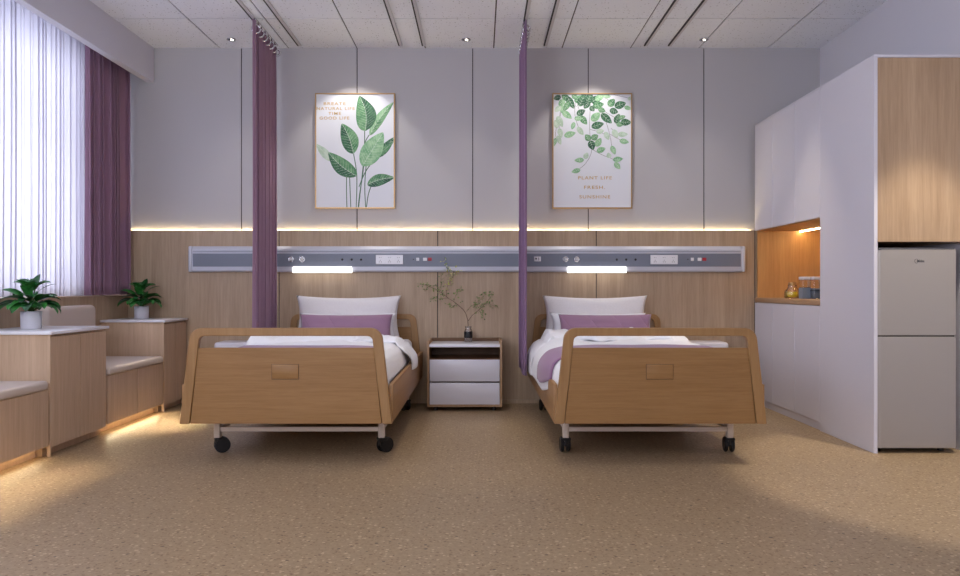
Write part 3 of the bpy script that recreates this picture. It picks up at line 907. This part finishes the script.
# ------------------------------------------------------------------ outer bedside lockers
def locker(x0, x1, label):
    DD = .24
    r = thing('bedside_locker', label, 'bedside locker', ((x0 + x1) / 2, WY - .014 - DD, 0), 0, 'rounded white bedside lockers')
    w = (x1 - x0) / 2
    MB().box(-w, w, 0, DD, .05, .530, None, .025, 5).build('body', 'white_lacq', r)
    for a, b in ((.07, .27), (.28, .48)):
        d = MB().box(-w + .03, w - .03, -.010, .0005, a, b, None, .004, 2).build('drawer', 'white_lacq', r)
        MB().box(-.06, .06, -.020, -.0105, b - .035, b - .025, None, .003, 2).build('handle', 'chrome', d)
    for x in (-1, 1):
        for y in (.06, DD - .06):
            q = MB(); q.cyl((x * (w - .06), y, .025), .022, .05); q.build('foot', 'black', r)
LS = F / (WY - .47)
locker(-2.148, -1.765, 'pale rounded bedside locker seen beyond the left bed, beside the far cabinet')
locker(1.575, 2.008, 'pale rounded bedside locker seen beyond the right bed, near the white cupboards')

# ------------------------------------------------------------------ medical rail
mr_ = thing('medical_rail', 'long pale wall rail with slate band, sockets and two lit lamps above the beds', 'medical rail', (0, WY, 0))
RX0, RX1, RZ0, RZ1 = -2.432, 2.2125, 1.101, 1.317; RD = -.055
prof = [(0, RZ0), (-.035, RZ0), (RD + .002, RZ0 + .012), (RD, RZ0 + .042), (RD, 1.256), (RD - .002, 1.262), (RD + .006, 1.292), (-.030, RZ1), (0, RZ1)]
MB().prism(prof, RX0 + .03, RX1 - .03, 'yz').build('channel_body', 'alu', mr_, bevel=.002)
for a, b in ((RX0, RX0 + .031), (RX1 - .031, RX1)):
    MB().box(a, b, RD - .006, 0, RZ0, RZ1, None, .012, 4).build('end_cap', 'alu', mr_)
MB().box(RX0 + .04, RX1 - .04, RD - .0035, RD + .003, 1.146, 1.254).build('front_band', 'band', mr_)
MB().box(RX0 + .04, RX1 - .04, RD - .004, RD + .01, 1.272, 1.276).build('groove_strip', 'band', mr_)
SB = F / (WY + RD)
def rx(px): return (px - 480) / SB
zc = H + (288 - 259.2) / SB
fy = RD - .0035
def bxp(nm, x0, x1, z0, z1, mat, d=.006, par=mr_, bev=.001):
    return MB().box(x0, x1, fy - d, fy, z0, z1, None, bev, 2).build(nm, mat, par)
for off in (0, 274.3):
    for px in (291.3, 302.3):
        x = rx(px + off)
        o = MB().lathe([(.021, 0), (.024, -.002), (.024, -.010), (.019, -.014), (.017, -.010), (0, -.009)], (x, fy, zc), axis='y', n=28).build('gas_outlet', 'chrome', mr_)
        MB().lathe([(.010, -.010), (.010, -.018), (.006, -.020), (0, -.020)], (x, fy, zc), axis='y', n=20).build('outlet_valve', 'plate', o)
    for px in (342.4, 351.8, 361.2):
        x = rx(px + off)
        o = MB().lathe([(.0, -.002), (.009, -.002), (.009, -.0005)], (x, fy, zc - .003), axis='y', n=20).build('port', 'black', mr_)
    x0, x1 = rx(376 + off), rx(403.1 + off)
    pl_ = bxp('socket_panel', x0, x1, zc - .042, zc + .034, 'plate', .008)
    w3 = (x1 - x0) / 3
    for k in range(3):
        cx = x0 + w3 * (k + .5)
        q = MB(); yy0, yy1 = fy - .0092, fy - .0075
        q.box(cx - w3 * .46, cx + w3 * .46, yy0 + .0004, yy1, zc - .038, zc + .030, 'plate')
        for dx in (-.007, .007): q.box(cx + dx - .003, cx + dx + .003, yy0, yy1, zc + .012, zc + .015, 'grey_dk')
        q.box(cx - .0016, cx + .0016, yy0, yy1, zc - .014, zc - .006, 'grey_dk')
        for dx in (-.008, .008): q.box(cx + dx - .0025, cx + dx + .0025, yy0, yy1, zc - .026, zc - .020, 'grey_dk')
        q.build('socket', None, pl_)
    x = rx(413.4 + off); bxp('indicator', x - .004, x + .004, zc - .006, zc + .003, 'black', .003)
    x = rx(417.8 + off); bxp('call_socket', x - .012, x + .012, zc - .014, zc + .012, 'plate')
    x = rx(425 + off); bxp('switch', x - .016, x + .016, zc - .014, zc + .012, 'plate')
    x = rx(429.9 + off); plabel(bxp('alarm_button', x - .0158, x + .0158, zc - .014, zc + .012, 'red'), 'red button')
    x = rx(537.4 + off - 274.3)
    q = bxp('data_outlet', x - .028, x + .028, zc - .018, zc + .022, 'plate', .007)
    for dx, dz, s_ in ((-.012, .004, .007), (.010, .008, .004), (.010, -.006, .004)):
        MB().box(x + dx - s_, x + dx + s_, fy - .0085, fy - .0065, zc + dz - s_, zc + dz + s_).build('jack', 'grey_dk', q)
    xa, xb = rx(293.2 + off), rx(351.8 + off)
    plabel(MB().box(xa, xb, RD - .018, RD + .02, RZ0 - .006, RZ0 + .042, None, .003, 2).build('lamp_diffuser', 'lamp_white', mr_), 'glowing white lamp cover')

# ------------------------------------------------------------------ text helper
def text_mesh(s, size, loc, mat, parent, name='lettering', width=None, depth=.0006, rot=(PI / 2, 0, 0), bold=0.0, spacing=1.0):
    cu = bpy.data.curves.new('t', 'FONT'); cu.body = s; cu.size = size; cu.align_x = 'CENTER'; cu.align_y = 'CENTER'
    cu.extrude = depth; cu.offset = bold; cu.space_character = spacing
    o = bpy.data.objects.new('t', cu); C.objects.link(o)
    dg = bpy.context.evaluated_depsgraph_get(); me = bpy.data.meshes.new_from_object(o.evaluated_get(dg))
    bpy.data.objects.remove(o)
    xs = [v.co.x for v in me.vertices]; w = max(xs) - min(xs); cx = (max(xs) + min(xs)) / 2
    k = (width / w) if width else 1
    for v in me.vertices: v.co.x = (v.co.x - cx) * k
    me.materials.clear(); me.materials.append(M[mat])
    t = bpy.data.objects.new(name, me); C.objects.link(t); t.parent = parent; t.location = loc; t.rotation_euler = rot
    return t

# ------------------------------------------------------------------ pictures
PW, PH = .672, .972
def picture(px, label):
    X = (px - 480) / 118.2
    r = thing('framed_picture', label, 'picture', (X, UY - .001, H + (288 - 208.7) / 118.2), 0, 'framed botanical pictures')
    f = MB(); t, d = .009, .032
    f.box(-PW / 2, -PW / 2 + t, -d, 0, 0, PH); f.box(PW / 2 - t, PW / 2, -d, 0, 0, PH)
    f.box(-PW / 2 + t, PW / 2 - t, -d, 0, 0, t); f.box(-PW / 2 + t, PW / 2 - t, -d, 0, PH - t, PH)
    f.build('frame', 'gold', r)
    MB().box(-PW / 2 + t, PW / 2 - t, -.024, -.004, t, PH - t).build('paper', 'paper', r)
    return r
def clip(p, x0, x1, z0, z1):
    def cut(poly, inside, inter):
        out = []
        for i in range(len(poly)):
            a, b = poly[i - 1], poly[i]
            if inside(b):
                if not inside(a): out.append(inter(a, b))
                out.append(b)
            elif inside(a): out.append(inter(a, b))
        return out
    def ix(xv): return lambda a, b: (xv, a[1] + (b[1] - a[1]) * (xv - a[0]) / (b[0] - a[0]))
    def iz(zv): return lambda a, b: (a[0] + (b[0] - a[0]) * (zv - a[1]) / (b[1] - a[1]), zv)
    for ins, it in ((lambda q: q[0] >= x0, ix(x0)), (lambda q: q[0] <= x1, ix(x1)), (lambda q: q[1] >= z0, iz(z0)), (lambda q: q[1] <= z1, iz(z1))):
        if len(p) < 3: return []
        p = cut(p, ins, it)
    return p
LIM = (-PW / 2 + .0115, PW / 2 - .0115, .0115, PH - .0115)
class Art:
    def __init__(s, ox): s.mb = MB(); s.k = 0; s.ox = ox
    def c(s, p): return ((p[0] - s.ox) / 486.0, (529 - p[1]) / 486.0)   # crop px -> local metres
    def poly(s, pts, m):
        q = clip(pts, *LIM)
        if len(q) < 3: return
        y = -.0242 - s.k * .000012
        s.mb._add([(a, y, b) for a, b in q], [tuple(range(len(q)))], m)
    def line(s, pts, w, m):
        P_ = [Vector((*s.c(p), 0)) for p in pts]; s.k += 1
        # smooth
        Q = chaikin([(p.x, p.y) for p in P_], 2)
        for i in range(len(Q) - 1):
            a, b = Vector(Q[i]), Vector(Q[i + 1]); d = (b - a)
            if d.length < 1e-6: continue
            n = Vector((-d.y, d.x)).normalized() * w / 2; e = d.normalized() * w * .2
            s.poly([tuple(a - n - e), tuple(b - n + e), tuple(b + n + e), tuple(a + n - e)], m)
    def leaf(s, base, tip, w, m, vein='pr_vein', bend=0, veins=7, shape=.8, side2=None):
        a = Vector(s.c(base)); b = Vector(s.c(tip)); L = (b - a).length; d = (b - a) / L; n = Vector((-d.y, d.x)); w = w / 486.0
        def mid(t): return a + d * (L * t) + n * (bend * L * math.sin(PI * t))
        def hw_(t): return w / 2 * math.sin(PI * t ** shape) ** .8 if 0 < t < 1 else 0
        N_ = 18; s.k += 1
        for sg, mm in ((1, m), (-1, side2 or m)):
            for i in range(N_):
                t0, t1 = i / N_, (i + 1) / N_
                p = [mid(t0), mid(t1), mid(t1) + n * sg * hw_(t1), mid(t0) + n * sg * hw_(t0)]
                s.poly([tuple(v) for v in p], mm)
        s.k += 1
        if vein:
            vw = .0022 if w > .08 else .0012
            for i in range(N_):
                p, q = mid(i / N_), mid((i + 1) / N_); s.poly([tuple(p - n * vw / 2), tuple(q - n * vw / 2), tuple(q + n * vw / 2), tuple(p + n * vw / 2)], vein)
            for i in range(1, veins):
                t = i / veins * .85; p = mid(t)
                for sg in (1, -1):
                    t2 = min(1, t + .14); q = mid(t2) + n * sg * hw_(t2) * .92; e = (q - p)
                    nn = Vector((-e.y, e.x)).normalized() * .0007
                    s.poly([tuple(p - nn), tuple(q - nn * .3), tuple(q + nn * .3), tuple(p + nn)], vein)

p1 = picture(355.4, 'gold framed picture of broad green leaves on stems, above the left bed')
A = Art(228.5)
for pts in ([(268, 208), (266, 350), (252, 440), (243, 526)], [(222, 303), (236, 380), (236, 450), (233, 526)], [(262, 352), (255, 420), (247, 470), (241, 526)],
            [(286, 228), (275, 245), (268, 262)], [(322, 318), (285, 355), (262, 395), (245, 440)], [(194, 398), (193, 450), (195, 526)], [(206, 398), (208, 450), (211, 526)],
            [(296, 433), (282, 470), (275, 526)], [(274, 350), (267, 440), (272, 526)]):
    A.line(pts, .0075, 'pr_stem')
A.leaf((135, 335), (68, 264), 34, 'pr_pale', veins=5)
A.leaf((288, 230), (387, 92), 38, 'pr_light', veins=9, bend=.04, side2='pr_mid')
A.leaf((320, 320), (390, 236), 34, 'pr_dark', veins=7)
A.leaf((318, 318), (388, 252), 22, 'pr_mid', veins=0)
A.leaf((270, 212), (246, 66), 84, 'pr_mid', veins=12, side2='pr_dark', shape=.75, bend=-.10)
A.leaf((222, 305), (174, 180), 70, 'pr_dark', veins=10, side2='pr_mid', bend=-.05)
A.leaf((236, 396), (118, 298), 66, 'pr_dark', veins=10, side2='pr_mid', bend=.06)
A.leaf((258, 356), (344, 216), 84, 'pr_light', veins=12, side2='pr_light', shape=.8)
A.leaf((278, 432), (390, 402), 48, 'pr_mid', veins=9, side2='pr_dark', bend=.06)
A.mb.build('leaf_print', None, p1, recalc=False)
def txt(s, px, py, w, par, ox, size=.034, name='lettering'):
    x, z = ((px - ox) / 486.0, (529 - py) / 486.0)
    text_mesh(s, size, (x, -.0254, z), 'goldtext', par, name, width=w / 486.0, bold=.0003, spacing=1.2)
txt('BREATE', 145, 100, 90, p1, 228.5); txt('NATURAL LIFE', 149, 120, 156, p1, 228.5); txt('TIME', 145, 140, 52, p1, 228.5); txt('GOOD LIFE', 144, 159, 122, p1, 228.5)

p2 = picture(591.9, 'gold framed picture of hanging leafy vines, above the right bed')
A = Art(213.5)
rn = random.Random(3)
stems = [[(205, 58), (206, 110), (202, 180), (204, 230), (216, 290), (190, 345), (145, 378)], [(216, 288), (258, 312), (300, 325), (325, 352)],
         [(205, 60), (245, 110), (270, 170), (288, 235), (296, 290)], [(80, 60), (86, 130), (66, 190), (58, 270)], [(86, 130), (76, 190), (84, 235)],
         [(140, 58), (160, 130), (190, 170)], [(150, 62), (138, 140), (160, 205)], [(240, 62), (300, 95), (370, 115)], [(262, 130), (320, 165), (372, 175)],
         [(288, 225), (330, 250), (355, 255)], [(290, 200), (320, 225), (355, 228)], [(60, 80), (110, 100), (150, 110)], [(300, 62), (372, 78)], [(205, 205), (245, 215), (275, 230)]]
for p in stems: A.line(p, .0028, 'pr_twig')
L2 = [((85, 70), (55, 80), 22, 'pr_dark'), ((90, 62), (125, 92), 26, 'pr_mid'), ((80, 100), (105, 150), 24, 'pr_light'), ((85, 110), (60, 132), 22, 'pr_pale'), ((90, 130), (130, 160), 26, 'pr_light'),
      ((70, 150), (92, 195), 26, 'pr_pale'), ((72, 200), (60, 165), 22, 'pr_pale'), ((64, 240), (55, 275), 16, 'pr_light'), ((78, 200), (88, 240), 22, 'pr_pale'), ((70, 230), (85, 268), 20, 'pr_pale'),
      ((98, 232), (146, 218), 26, 'pr_light'), ((152, 195), (178, 228), 22, 'pr_pale'), ((110, 70), (140, 120), 28, 'pr_dark'), ((120, 90), (96, 130), 24, 'pr_mid'), ((140, 90), (185, 70), 30, 'pr_mid'),
      ((160, 110), (182, 62), 32, 'pr_dark'), ((150, 145), (185, 125), 26, 'pr_dark'), ((165, 150), (192, 185), 26, 'pr_mid'), ((140, 160), (175, 160), 20, 'pr_light'), ((140, 175), (130, 205), 18, 'pr_light'),
      ((190, 100), (212, 55), 36, 'pr_dark'), ((200, 90), (180, 120), 26, 'pr_dark'), ((210, 95), (250, 70), 34, 'pr_dark'), ((215, 110), (262, 100), 30, 'pr_mid'), ((225, 85), (265, 60), 26, 'pr_light'),
      ((205, 110), (222, 130), 22, 'pr_dark'), ((262, 68), (290, 70), 18, 'pr_light'), ((210, 170), (246, 136), 32, 'pr_light'), ((238, 120), (268, 132), 22, 'pr_mid'), ((250, 140), (294, 180), 30, 'pr_dark'),
      ((210, 195), (262, 180), 30, 'pr_dark'), ((280, 110), (305, 80), 30, 'pr_mid'), ((285, 125), (320, 135), 26, 'pr_dark'), ((305, 112), (352, 96), 32, 'pr_dark'), ((345, 112), (374, 122), 18, 'pr_light'),
      ((360, 85), (376, 70), 14, 'pr_pale'), ((308, 180), (325, 140), 26, 'pr_dark'), ((312, 180), (340, 188), 22, 'pr_mid'), ((330, 175), (374, 176), 28, 'pr_dark'), ((322, 160), (350, 150), 18, 'pr_mid'),
      ((298, 205), (318, 240), 24, 'pr_pale'), ((318, 225), (360, 225), 22, 'pr_pale'), ((325, 250), (364, 258), 22, 'pr_light'), ((265, 215), (282, 248), 22, 'pr_pale'), ((230, 215), (262, 210), 22, 'pr_pale'),
      ((205, 250), (185, 226), 26, 'pr_mid'), ((210, 245), (238, 228), 26, 'pr_mid'), ((205, 250), (218, 290), 30, 'pr_dark'), ((228, 275), (250, 240), 26, 'pr_light'), ((232, 295), (268, 282), 24, 'pr_light'),
      ((292, 272), (308, 308), 22, 'pr_light'), ((180, 330), (140, 332), 20, 'pr_light'), ((182, 325), (195, 300), 22, 'pr_pale'), ((165, 370), (128, 380), 20, 'pr_light'), ((285, 322), (278, 300), 20, 'pr_pale'),
      ((298, 330), (340, 325), 22, 'pr_light'), ((305, 340), (328, 368), 22, 'pr_light'), ((190, 62), (165, 58), 22, 'pr_dark'), ((130, 62), (155, 80), 22, 'pr_mid'), ((100, 85), (75, 105), 24, 'pr_light')]
for b_, t_, w_, m_ in L2: A.leaf(b_, t_, w_, m_, veins=4)
A.mb.build('leaf_print', None, p2, recalc=False)
txt('PLANT LIFE', 225, 404, 138, p2, 213.5, .038); txt('FRESH.', 223, 443, 86, p2, 213.5, .038); txt('SUNSHINE', 224, 482, 126, p2, 213.5, .038)

# ------------------------------------------------------------------ right-hand cupboards
CX = 2.304; YP = Yd(147.55); YF = Yd(171.0); TOPZ = 2.334
div = [Yd(147.9), (Yd(147.9) + 0), 0]
d1, d2 = F * CX / 314.5, F * CX / 292.4
doors_y = [(YP + .003, d1 - .002), (d1 + .002, d2 - .002), (d2 + .002, WY - .020)]
uc = thing('wall_cupboard', 'white upper cupboard with three tall doors above the lit niche', 'cupboard', (CX, YP, 1.447))
MB().box(.019, WX1 - CX - .002, .002, WY - .016 - YP, 0, TOPZ - 1.447).build('carcass', 'white_matt', uc)
for a, b in doors_y: MB().box(0, .0185, a - YP, b - YP, .001, TOPZ - 1.447 - .012, None, .0015, 1).build('door', 'white_matt', uc)
MB().box(.0, .0185, .002, WY - .016 - YP, TOPZ - 1.447 - .010, TOPZ - 1.447).build('top_edge', 'white_matt', uc)
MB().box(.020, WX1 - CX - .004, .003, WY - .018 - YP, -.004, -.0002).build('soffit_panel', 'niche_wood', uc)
bc = thing('base_cupboard', 'white base cupboard with three doors under the wooden counter', 'cupboard', (CX, YP, 0))
MB().box(.019, WX1 - CX - .002, .002, WY - .016 - YP, .056, .848).build('carcass', 'white_matt', bc)
MB().box(.012, .03, .002, WY - .016 - YP, 0, .0555).build('toe_kick', 'white_matt', bc)
for a, b in doors_y: MB().box(0, .0185, a - YP, b - YP, .057, .844, None, .0015, 1).build('door', 'white_matt', bc)
tag(setloc(MB().box(-.0, WX1 - CX - .002, .002, WY - .016 - YP, 0, .038, None, .002, 2).build('countertop', 'counter_wood'), (CX, YP, .8485)),
    'brown wooden counter in the lit niche', 'countertop')
NBX = 2.852
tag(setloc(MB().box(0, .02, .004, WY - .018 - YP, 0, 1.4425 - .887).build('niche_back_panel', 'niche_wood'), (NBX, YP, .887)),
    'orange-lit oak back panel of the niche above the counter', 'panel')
tag(setloc(MB().box(-.006, .006, .004, WY - .03 - YP, -.008, 0).build('niche_light_strip', 'led_niche'), (2.68, YP, 1.4428)),
    'bright light strip under the upper cupboard in the niche', 'light strip')
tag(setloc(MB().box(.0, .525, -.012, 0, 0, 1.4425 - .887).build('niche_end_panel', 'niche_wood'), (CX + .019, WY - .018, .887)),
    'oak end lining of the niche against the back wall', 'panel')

# fridge housing
fh = thing('fridge_housing', 'tall white housing with oak door around the refrigerator', 'cupboard', (CX, YF, 0))
DP = YP - YF
MB().box(0, .0215, 0, DP - .001, 0, TOPZ - .0005, None, .001, 1).build('side_panel', 'white_matt', fh)
MB().box(.022, WX1 - CX - .002, 0, DP - .001, TOPZ - .0165, TOPZ - .0005, None, .001, 1).build('top_panel', 'white_matt', fh)
MB().box(WX1 - CX - .018, WX1 - CX - .002, 0, DP - .001, 0, TOPZ - .017).build('side_panel', 'white_matt', fh)
MB().box(.023, WX1 - CX - .019, .006, .024, 1.239, TOPZ - .0175, None, .001, 1).build('door', 'cup_wood', fh)
MB().box(.022, WX1 - CX - .019, .024, DP - .001, 1.239, 1.257).build('shelf', 'cup_wood', fh)
MB().box(.022, WX1 - CX - .019, DP - .02, DP - .001, 0, 1.238).build('back_panel', 'grey_dk', fh)

# refrigerator
fr = thing('refrigerator', 'champagne grey two-door refrigerator standing in the tall housing', 'refrigerator', (2.557, YF + .004, 0))
fw = .2345
MB().box(-fw + .004, fw - .004, .05, .56, .03, 1.195, None, .006, 2).build('cabinet', 'fridge', fr)
MB().box(-fw + .012, fw - .012, .0, .12, 1.190, 1.203, None, .003, 2).build('hinge_cover', 'grey_dk', fr)
for a, b, nm in ((.690, 1.196, 'upper_door'), (.030, .682, 'lower_door')):
    pts = []
    R = .030
    def arc(cx, cy, r, a0, a1, n=8): return [(cx + r * math.cos(a0 + (a1 - a0) * i / n), cy + r * math.sin(a0 + (a1 - a0) * i / n)) for i in range(n + 1)]
    poly = arc(-fw + R, R, R, PI, 1.5 * PI) + arc(fw - R * .4, R * .4, R * .4, 1.5 * PI, 2 * PI) + [(fw, .048), (-fw, .048)]
    MB().prism(poly, a, b, 'xy').build('door', 'fridge', fr, bevel=.0025)
MB().box(-fw + .01, fw - .01, .008, .05, .682, .690).build('door_gap', 'fridge_dk', fr)
for x in (-1, 1):
    for y in (.08, .5):
        q = MB(); q.cyl((x * .19, y, .015), .018, .03); q.build('foot', 'black', fr)
lx, lz = (921.5 - 480) / 171.4 - 2.557, H + (288 - 261) / 171.4
text_mesh('Midea', .022, (lx + .004, -.0006, lz), 'grey_dk', fr, 'brand_lettering', width=.042, bold=.0003)
q = MB(); pts_o = []; cxr = lx - .020
ring = [(cxr + .012 * math.cos(t), lz + .012 * math.sin(t)) for t in [math.radians(60 + 250 * i / 20) for i in range(21)]]
q.tube([(a, -.0002, b) for a, b in ring], .0010, 6); q.build('emblem', 'grey_dk', fr)

# jars in the niche
CZ = .887
def jar(name, X, Y, w, h, label, kind, cat='jar', group=None):
    r = thing(name, label, cat, (X, Y, CZ), 0, group)
    if kind == 'squat':
        MB().lathe([(0, 0), (w * .46, 0), (w * .5, .006), (w * .5, h * .45), (w * .30, h * .68), (w * .28, h * .8), (w * .31, h * .82), (w * .28, h * .84), (w * .25, h * .8), (w * .27, h * .68), (w * .47, h * .44), (w * .47, .008), (0, .006)]).build('body', 'glass', r)
        MB().lathe([(0, .007), (w * .46, .009), (w * .465, h * .42), (0, h * .42)]).build('contents', 'honey', r)
        MB().lathe([(0, h * .8), (w * .24, h * .8), (w * .26, h * .86), (w * .24, h), (0, h)]).build('stopper', 'gold', r)
    else:
        MB().box(-w / 2, w / 2, -w / 2, w / 2, 0, h * .86, None, .006, 3).build('body', 'glass', r)
        MB().box(-w / 2 + .004, w / 2 - .004, -w / 2 + .004, w / 2 - .004, .003, h * (.52 if kind == 'a' else .48), None, .004, 2).build('contents', 'greyjar' if kind == 'b' else 'beans', r)
        if kind == 'b': MB().box(-w / 2 - .001, w / 2 + .001, -w / 2 - .001, w / 2 + .001, h * .35, h * .38).build('label_band', 'black', r)
        else:
            MB().box(-w / 2 - .001, w / 2 + .001, -w / 2 - .001, w / 2 + .001, .002, h * .5).build('wrap', 'greyjar', r)
        MB().box(-w / 2 - .003, w / 2 + .003, -w / 2 - .003, w / 2 + .003, h * .86 + .0005, h, None, .004, 2).build('lid', 'white_lacq', r)
jar('glass_jar', 2.440, Yd(128), .115, .125, 'squat glass jar of golden contents, leftmost on the niche counter', 'squat')
jar('storage_jar', 2.425, Yd(134), .062, .165, 'square blue-grey jar with pale lid, middle of three on the counter', 'a')
jar('storage_jar', 2.480, Yd(135.5), .062, .165, 'square pale jar with black band, next to the tall white panel', 'b')

# ------------------------------------------------------------------ camera
cam = bpy.data.cameras.new('camera'); co = bpy.data.objects.new('camera', cam); C.objects.link(co)
co.location = (0, 0, H); co.rotation_euler = (PI / 2, 0, 0)
cam.sensor_width = 36; cam.lens = 36 * F / 960; cam.clip_start = .02
bpy.context.scene.camera = co

# ------------------------------------------------------------------ lights
def area(name, loc, rot, sx_, sy_, power, col, spread=PI):
    l = bpy.data.lights.new(name, 'AREA'); l.shape = 'RECTANGLE'; l.size = sx_; l.size_y = sy_; l.energy = power; l.color = col; l.spread = spread
    o = bpy.data.objects.new(name, l); C.objects.link(o); o.location = loc; o.rotation_euler = rot; return o
def spot(name, loc, target, power, col, ang, blend=.5, r=.03):
    l = bpy.data.lights.new(name, 'SPOT'); l.energy = power; l.color = col; l.spot_size = ang; l.spot_blend = blend; l.shadow_soft_size = r
    o = bpy.data.objects.new(name, l); C.objects.link(o); o.location = loc
    d = Vector(target) - Vector(loc); o.rotation_euler = d.to_track_quat('-Z', 'Y').to_euler(); return o
# daylight through the window
area('window_daylight', (-3.42, 2.3, 1.85), (0, -PI / 2, 0), 1.85, 6.4, 185, (.80, .86, 1.0))
def aimed(name, loc, target, sx_, sy_, power, col, spread=PI):
    o = area(name, loc, (0, 0, 0), sx_, sy_, power, col, spread)
    o.rotation_euler = (Vector(target) - Vector(loc)).to_track_quat('-Z', 'Y').to_euler(); return o
# fill lamps added out of view
aimed('left_fill', (-2.6, -.9, 1.9), (1.2, 5.5, 2.1), 1.2, 1.5, 52, (.84, .90, 1))  # added fill from the left rear, not an actual window
area('overhead_fill', (0, .3, 2.97), (0, 0, 0), 4.2, 1.6, 18, (.98, .96, 1))  # added soft fill from above, no such ceiling fixture
area('ceiling_fill', (-1.2, -.9, 1.5), (PI - .5, 0, 0), 2.6, 1.0, 66, (.90, .93, 1))  # added fill turned upwards to brighten the ceiling
area('bay_fill', (0, 3.4, 2.965), (0, 0, 0), 3.6, 1.2, 10, (1, .95, .92))  # added weak fill over the bay, no fitting there
for x in (-1.05, .94): spot('picture_spot', (x, 5.70, 2.97), (x, 5.98, 1.9), 20, (1, .95, .88), math.radians(80), .4)
for x in (-2.03, -.114, 1.828): spot('downlight_beam', (x, 5.76, 2.985), (x, 5.52, 0), 16, (1, .90, .78), math.radians(70), .8)
spot('middle_beam', (-.114, 4.4, 2.97), (-.1, 4.4, 0), 48, (1, .87, .68), math.radians(44), .7)
spot('housing_spot', (2.57, YF - .55, 2.97), (2.57, YF - .55, 0), 190, (1, .89, .72), math.radians(50), .32)
spot('cupboard_beam', (1.95, 5.0, 2.97), (1.95, 5.0, 0), 70, (1, .84, .62), math.radians(44), .7)
for x in (-1.06, .985): spot('bed_fill', (x, 4.95, 2.97), (x, 4.95, 0), 26, (1, .95, .90), math.radians(50), .9)  # added soft spots that brighten the bedding
for x, y, z, ln in TOE:
    aimed('toe_light', (x, y, z), (x + 1, y, z - .42), ln, .012, .95, (1, .82, .52), math.radians(150))
    area('bench_floor_fill', (BX + .26, y, 2.9), (0, 0, 0), .06, ln * .8, 2.4, (1, .86, .64), math.radians(14))  # added narrow lamp that widens the floor glow beside the bench

w = bpy.data.worlds.new('sky'); bpy.context.scene.world = w; w.use_nodes = True
bg = w.node_tree.nodes['Background']; bg.inputs['Color'].default_value = (.78, .86, 1, 1); bg.inputs['Strength'].default_value = 1.6

sc = bpy.context.scene
sc.view_settings.view_transform = 'Standard'; sc.view_settings.look = 'None'; sc.view_settings.gamma = 1; sc.view_settings.exposure = 0
sc.view_settings.use_curve_mapping = False
sc.cycles.use_denoising = True
sc.cycles.max_bounces = 8; sc.cycles.diffuse_bounces = 5; sc.cycles.transparent_max_bounces = 12
sc.cycles.sample_clamp_indirect = 4
